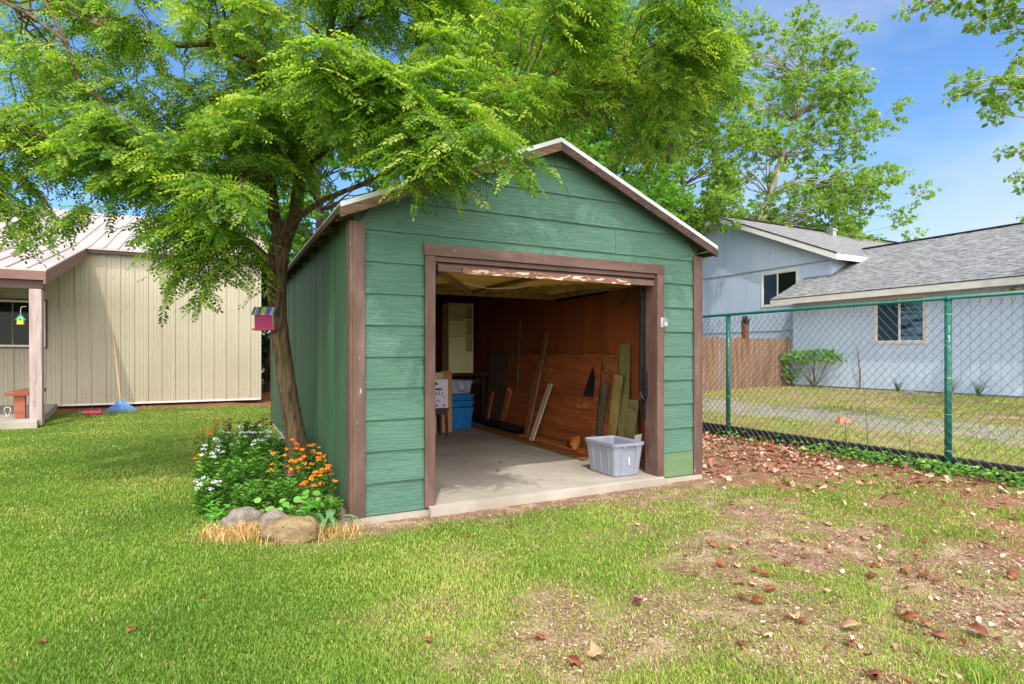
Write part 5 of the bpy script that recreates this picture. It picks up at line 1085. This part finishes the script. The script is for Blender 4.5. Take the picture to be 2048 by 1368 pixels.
def blades(n_, D0, D1, p, hmin, hmax, wscale, mask, name, mt, hue, lean_=.5):
    x, y = ground_samples(n_, D0, D1, p); keep = ~inside_any(x, y); x, y = x[keep], y[keep]
    k = rng.uniform(0, 1, len(x)) < mask(x, y); x, y = x[k], y[k]; n_ = len(x)
    a = rng.uniform(0, 2*np.pi, n_); h = rng.uniform(hmin, hmax, n_)*(1+.9*(fbm(x, y, 2.3, 31)-.5))*(1-.45*bare(x, y)); w_ = (.0018+.0005*y)*wscale*rng.uniform(.7, 1.3, n_)
    le = rng.uniform(.1, 1.0, n_)*lean_*h*2; dx, dy = np.cos(a)*le, np.sin(a)*le; b = a+np.pi/2+rng.normal(0, .4, n_); sx, sy = np.cos(b)*w_, np.sin(b)*w_
    z = H(x, y)-.004; V = np.empty((n_, 5, 3))
    V[:, 0] = np.stack([x-sx, y-sy, z], 1); V[:, 1] = np.stack([x+sx, y+sy, z], 1)
    V[:, 2] = np.stack([x+dx*.4+sx*.8, y+dy*.4+sy*.8, z+h*.62], 1); V[:, 4] = np.stack([x+dx*.4-sx*.8, y+dy*.4-sy*.8, z+h*.62], 1); V[:, 3] = np.stack([x+dx, y+dy, z+h*.93], 1)
    o = npmesh(name, V, 5, mt, None, hue(x, y, n_), faces=BF); print(name, n_); return o
def hue_l(x, y, n_):
    b_ = fbm(x, y, .8, 41); dry = sm(.52, .75, fbm(x, y, 1.9, 51))*.18+sm(-.5, 2.2, x)*.10
    q = rng.uniform(0, 1, n_)*.28+(b_-.5)*.70+.24+sm(6.5, 9, y)*sm(2, -1, x)*.14+dry*.4  # sunlit far left lawn painted in as yellower blades
    st_ = rng.uniform(0, 1, n_) < (.02+dry*.45+.30*bare(x, y)); return np.where(st_, rng.uniform(.8, 1, n_), np.clip(q, 0, .74))
o = blades(680000, 1.7, 20, 1.35, .010, .030, .85, lambda x, y: 1-.86*sm(.1, 1.0, bare(x, y)+(fbm(x, y, 9, 91)-.5)*.5), 'lawn_grass', 'grass', hue_l); tag(o, 'short green lawn grass, thin and patchy towards the right', 'grass', kind='stuff')
def tuftmask(x, y): q = fbm(x, y, 2.6, 61); s, t = st(x, y); return sm(.60, .70, q)*sm(.5, 1.8, x)*.9*(1-sm(.8, 1, bare(x, y))*.6)
o = blades(70000, 1.9, 12, 1.35, .04, .085, 1.1, tuftmask, 'grass_tufts', 'grass', lambda x, y, n_: np.clip(rng.uniform(.1, .62, n_), 0, .75)); tag(o, 'longer green grass tufts among the bare patches on the right', 'grass', kind='stuff')
def thatch(x, y): return sm(.1, .9, bare(x, y)+(fbm(x, y, 7, 93)-.5)*.6)*.6
o = blades(60000, 1.8, 12, 1.35, .008, .022, 1.0, thatch, 'dry_thatch', 'thatch', lambda x, y, n_: rng.uniform(.5, 1, n_), 2.2); tag(o, 'flat straw coloured thatch lying on the bare soil', 'thatch', kind='stuff')
def vergem(x, y): s, t = st(x, y); return sm(FS+.2, FS+.4, s)*(1-sm(7.9, 8.9, s)*sm(10.6, 9.7, s)*.85)
o = blades(150000, 4, 20, 1.1, .03, .08, .9, vergem, 'verge_grass', 'grass', lambda x, y, n_: np.clip(rng.normal(.66, .12, n_), 0, .9)); tag(o, 'yellow green grass between the fence and the blue house', 'grass', kind='stuff')
# straw at the front of the flower bed
x = rng.normal(-1.75, .38, 3200); y = 4.13+rng.normal(0, .085, 3200)-.04*(x+2)*0; k = (x > -2.2) & (x < -1.1); x, y = x[k], y[k]; y = y+np.clip(x+1.6, 0, 1)*.25; n_ = len(x)
a = rng.uniform(0, 6.28, n_); h = rng.uniform(.02, .13, n_); le = h*rng.uniform(.3, 1.5, n_); w_ = .0017
bx_, by_ = np.cos(a+1.57)*w_, np.sin(a+1.57)*w_; z = H(x, y); V = np.empty((n_, 5, 3)); ca, sa = np.cos(a)*le, np.sin(a)*le
V[:, 0] = np.stack([x-bx_, y-by_, z], 1); V[:, 1] = np.stack([x+bx_, y+by_, z], 1); V[:, 2] = np.stack([x+ca*.4+bx_, y+sa*.4+by_, z+h*.7], 1); V[:, 3] = np.stack([x+ca, y+sa, z+h*.8], 1); V[:, 4] = np.stack([x+ca*.4-bx_, y+sa*.4-by_, z+h*.7], 1)
tag(npmesh('straw', V, 5, 'straw', None, rng.uniform(0, 1, n_), faces=BF), 'dry orange straw grass round the front of the boulders', 'dry grass', kind='stuff')
# bark chips and debris on the bare places
x, y = ground_samples(60000, 2, 17, 1.2); k = ~inside_any(x, y) & (rng.uniform(0, 1, len(x)) < sm(.35, .8, bare(x, y))); x, y = x[k], y[k]; n_ = len(x)
P = np.stack([x, y, H(x, y)+.004], 1); D = nrm(rng.normal(size=(n_, 3))*np.array([1, 1, .12])); sz = rng.uniform(.010, .032, n_)*(.8+.05*y)
V = leaf_quads(P, D, nrm(rng.normal(0, .3, (n_, 3))+np.array([0, 0, 1])), sz, sz*.4, .5)
tag(npmesh('bark_litter', V, 4, 'chip', None, np.clip(rng.normal(.5, .3, n_), 0, 1)), 'bark chips and crumbs scattered over the bare soil', 'litter', kind='stuff')
# curled dead leaves
def curled(P, yaw, sz, curl, tilt):
    """lobed leaf of 9 outline points curling at the rim"""
    n_ = len(P); pts = np.array([(0, -.85), (.5, -.72), (.85, -.4), (.72, .0), (.66, .5), (.3, .62), (0, 1.05), (-.32, .66), (-.68, .46), (-.7, 0), (-.82, -.4), (-.45, -.7)]); m_ = len(pts)
    V = np.empty((n_, m_, 3)); c, s_ = np.cos(yaw)[:, None], np.sin(yaw)[:, None]; px_ = pts[None, :, 0]*rng.uniform(.75, 1.1, (n_, m_)); py_ = pts[None, :, 1]*rng.uniform(.75, 1.1, (n_, m_))
    zz = curl[:, None]*(np.abs(px_)**1.6)+curl[:, None]*.6*np.abs(py_)**2*rng.uniform(-.3, 1, (n_, 1))+tilt[:, None]*py_+rng.normal(0, .16, (n_, m_))
    V[..., 0] = P[:, None, 0]+(px_*c-py_*s_)*sz[:, None]; V[..., 1] = P[:, None, 1]+(px_*s_+py_*c)*sz[:, None]; V[..., 2] = P[:, None, 2]+(zz-zz.min(1, keepdims=True))*sz[:, None]+.003
    return V
FC = [(0, 1, 2, 3), (0, 3, 4, 5), (0, 5, 6, 7), (0, 7, 8, 9), (0, 9, 10, 11)]
nL = 2600; s = rng.uniform(SW+.1, FS+.05, nL); t = rng.normal(1.6, 1.6, nL); k = (t > -1.6) & (t < 8); s, t = s[k], t[k]
s2_ = rng.uniform(FS-1.0, FS, 500); t2_ = rng.uniform(-3.6, 2, 500); s = np.concatenate([s, s2_]); t = np.concatenate([t, t2_])
x = O.x+s*UX-t*UY; y = O.y+s*UY+t*UX; k = rng.uniform(0, 1, len(x)) < np.where(t > -.3, .9, .45)*sm(.35, .5, fbm(x, y, 2.2, 71)+.12); x, y = x[k], y[k]; n_ = len(x)
V = curled(np.stack([x, y, H(x, y)], 1), rng.uniform(0, 6.28, n_), rng.uniform(.018, .048, n_), rng.uniform(.1, .8, n_), rng.normal(0, .35, n_))
tag(npmesh('leaf_litter', V, 12, 'dead', None, rng.uniform(0, 1, n_), faces=FC), 'thick brown leaf litter between the shed and the chain link fence', 'leaf litter', kind='stuff')
x, y = ground_samples(3600, 2.0, 9, 1.2); k = ~inside_any(x, y) & (x > .6) & (rng.uniform(0, 1, len(x)) < sm(.4, 3.0, x)*(.16+.6*bare(x, y))) & (st(x, y)[0] < FS); x, y = x[k], y[k]; n_ = len(x)
V = curled(np.stack([x, y, H(x, y)+.006], 1), rng.uniform(0, 6.28, n_), rng.uniform(.008, .024, n_), rng.uniform(.1, 1.2, n_), rng.normal(0, .5, n_))
tag(npmesh('leaf_crumbs', V, 12, 'dead', None, rng.uniform(0, 1, n_), faces=FC), 'small torn bits of dead leaf strewn over the thin grass at the right', 'leaf litter', kind='stuff')
# ivy-like ground cover along the fence foot
n_ = 2000; t = rng.uniform(-3.4, 1.9, n_); s = FS-.02-np.abs(rng.normal(0, .17, n_)); x = O.x+s*UX-t*UY; y = O.y+s*UY+t*UX; k = rng.uniform(0, 1, n_) < sm(.38, .5, fbm(x, y, 1.6, 81)+.05)*np.where(t < .4, 1, .15); x, y = x[k], y[k]; n_ = len(x)
P = np.stack([x, y, H(x, y)+rng.uniform(.02, .14, n_)], 1); V = leaf_quads(P, nrm(rng.normal(size=(n_, 3))*np.array([1, 1, .3])), nrm(rng.normal(0, .4, (n_, 3))+np.array([-.2, -.3, 1])), rng.uniform(.035, .06, n_), rng.uniform(.03, .05, n_), .5, .12)
tag(npmesh('ground_cover', V, 4, 'leafp', None, rng.uniform(0, 1, n_)), 'low green creeper along the foot of the chain link fence', 'creeper', kind='stuff')
# single leaves on the lawn
LV = [(855, 1288, 1), (1425, 1100, 2), (1465, 1105, 2), (1500, 1085, 1), (1440, 1140, 2), (1475, 1140, 2), (1510, 1150, 1.6), (1530, 1160, 2), (1575, 1135, 2), (1555, 1160, 2), (1505, 1178, 1.2), (1540, 1190, 2), (1485, 1205, 2.2), (1515, 1213, 2.2), (1610, 1085, 2), (1550, 1118, 1.6),
      (1585, 1245, 2.3), (1602, 1255, 2), (1700, 1268, 2.6), (1535, 1282, 2.2), (1480, 1300, 1.4), (1850, 1155, 2.8), (1875, 1168, 2), (1800, 1235, 2), (1820, 1245, 2.6), (1850, 1255, 2.2), (1880, 1275, 2.3), (1955, 1272, 2.8), (1750, 1135, 2), (1745, 1155, 1.8), (1810, 1145, 2), (1657, 1052, 2.2), (1463, 1012, 1.8), (1275, 1054, 1.4), (935, 1077, 1.2),
      (1022, 1058, .9), (970, 1160, 1), (1275, 1215, 2), (1150, 1335, 2), (1190, 1322, 2.6), (1080, 1285, 1.8), (1700, 1298, 1.6), (1480, 950, 2.2), (2010, 1010, 2.4), (1985, 1020, 2), (2030, 1040, 2.2), (1730, 1080, 1.8), (1770, 1060, 1.6), (1850, 1085, 2), (2025, 1155, 2.4), (1970, 1095, 2), (263, 1265, 1.3), (85, 1287, .8), (405, 1197, .8), (1745, 1362, 1.8), (1660, 1105, 1.2), (1610, 1118, 1.4), (1390, 1158, 1.3), (1655, 1188, 1.6), (1560, 1088, 1.4), (995, 944, 1.1), (1000, 926, .9)]
where = {'deadorange': ('rust orange', 'curled'), 'deadpale': ('pale tan', 'flat'), 'deadbrown': ('dull brown', 'crumpled')}
LEAVES = []
for px, py, k in LV:
    onslab = py < 950 and px < 1100; g = G(px, py, .06 if onslab else 0); mt = random.choice(('deadorange', 'deadpale', 'deadbrown', 'deadbrown', 'deadorange'))
    V = curled(np.zeros((1, 3)), rng.uniform(0, 6.28, 1), np.array([.0145*k+.008]), rng.uniform(.1, .8, 1), rng.normal(0, .2, 1))
    o = npmesh('fallen_leaf', V, 12, mt, None, rng.uniform(0, 1, 1), faces=FC); m_ = o.modifiers.new('thickness', 'SOLIDIFY'); m_.thickness = .0008
    o.location = (g.x, g.y, .062 if onslab else float(H(g.x, g.y))+.012)
    zone = 'on the shed floor' if onslab else 'on the left lawn' if px < 600 else 'before the shed doorway' if px < 1320 else 'on patchy grass right of centre' if px < 1560 and py < 1230 else 'at the far right' if px > 1780 else 'on bare ground near the fence' if py < 1120 else 'near the bottom right'
    LEAVES.append((mt, zone, px, py, o))
ordn = ['first', 'second', 'third', 'fourth', 'fifth', 'sixth', 'seventh', 'eighth', 'ninth', 'tenth', 'eleventh', 'twelfth', 'thirteenth', 'fourteenth']
for mt, zone in sorted({l[:2] for l in LEAVES}):
    g_ = sorted([l for l in LEAVES if l[:2] == (mt, zone)], key=lambda l: l[2])
    for i, l in enumerate(g_):
        pl = '' if len(g_) == 1 else f', {ordn[i]} from left'
        tag(l[4], f'{where[mt][1]} {where[mt][0]} dead leaf {zone}{pl}', 'leaf', f'{where[mt][0]} leaves {zone}')
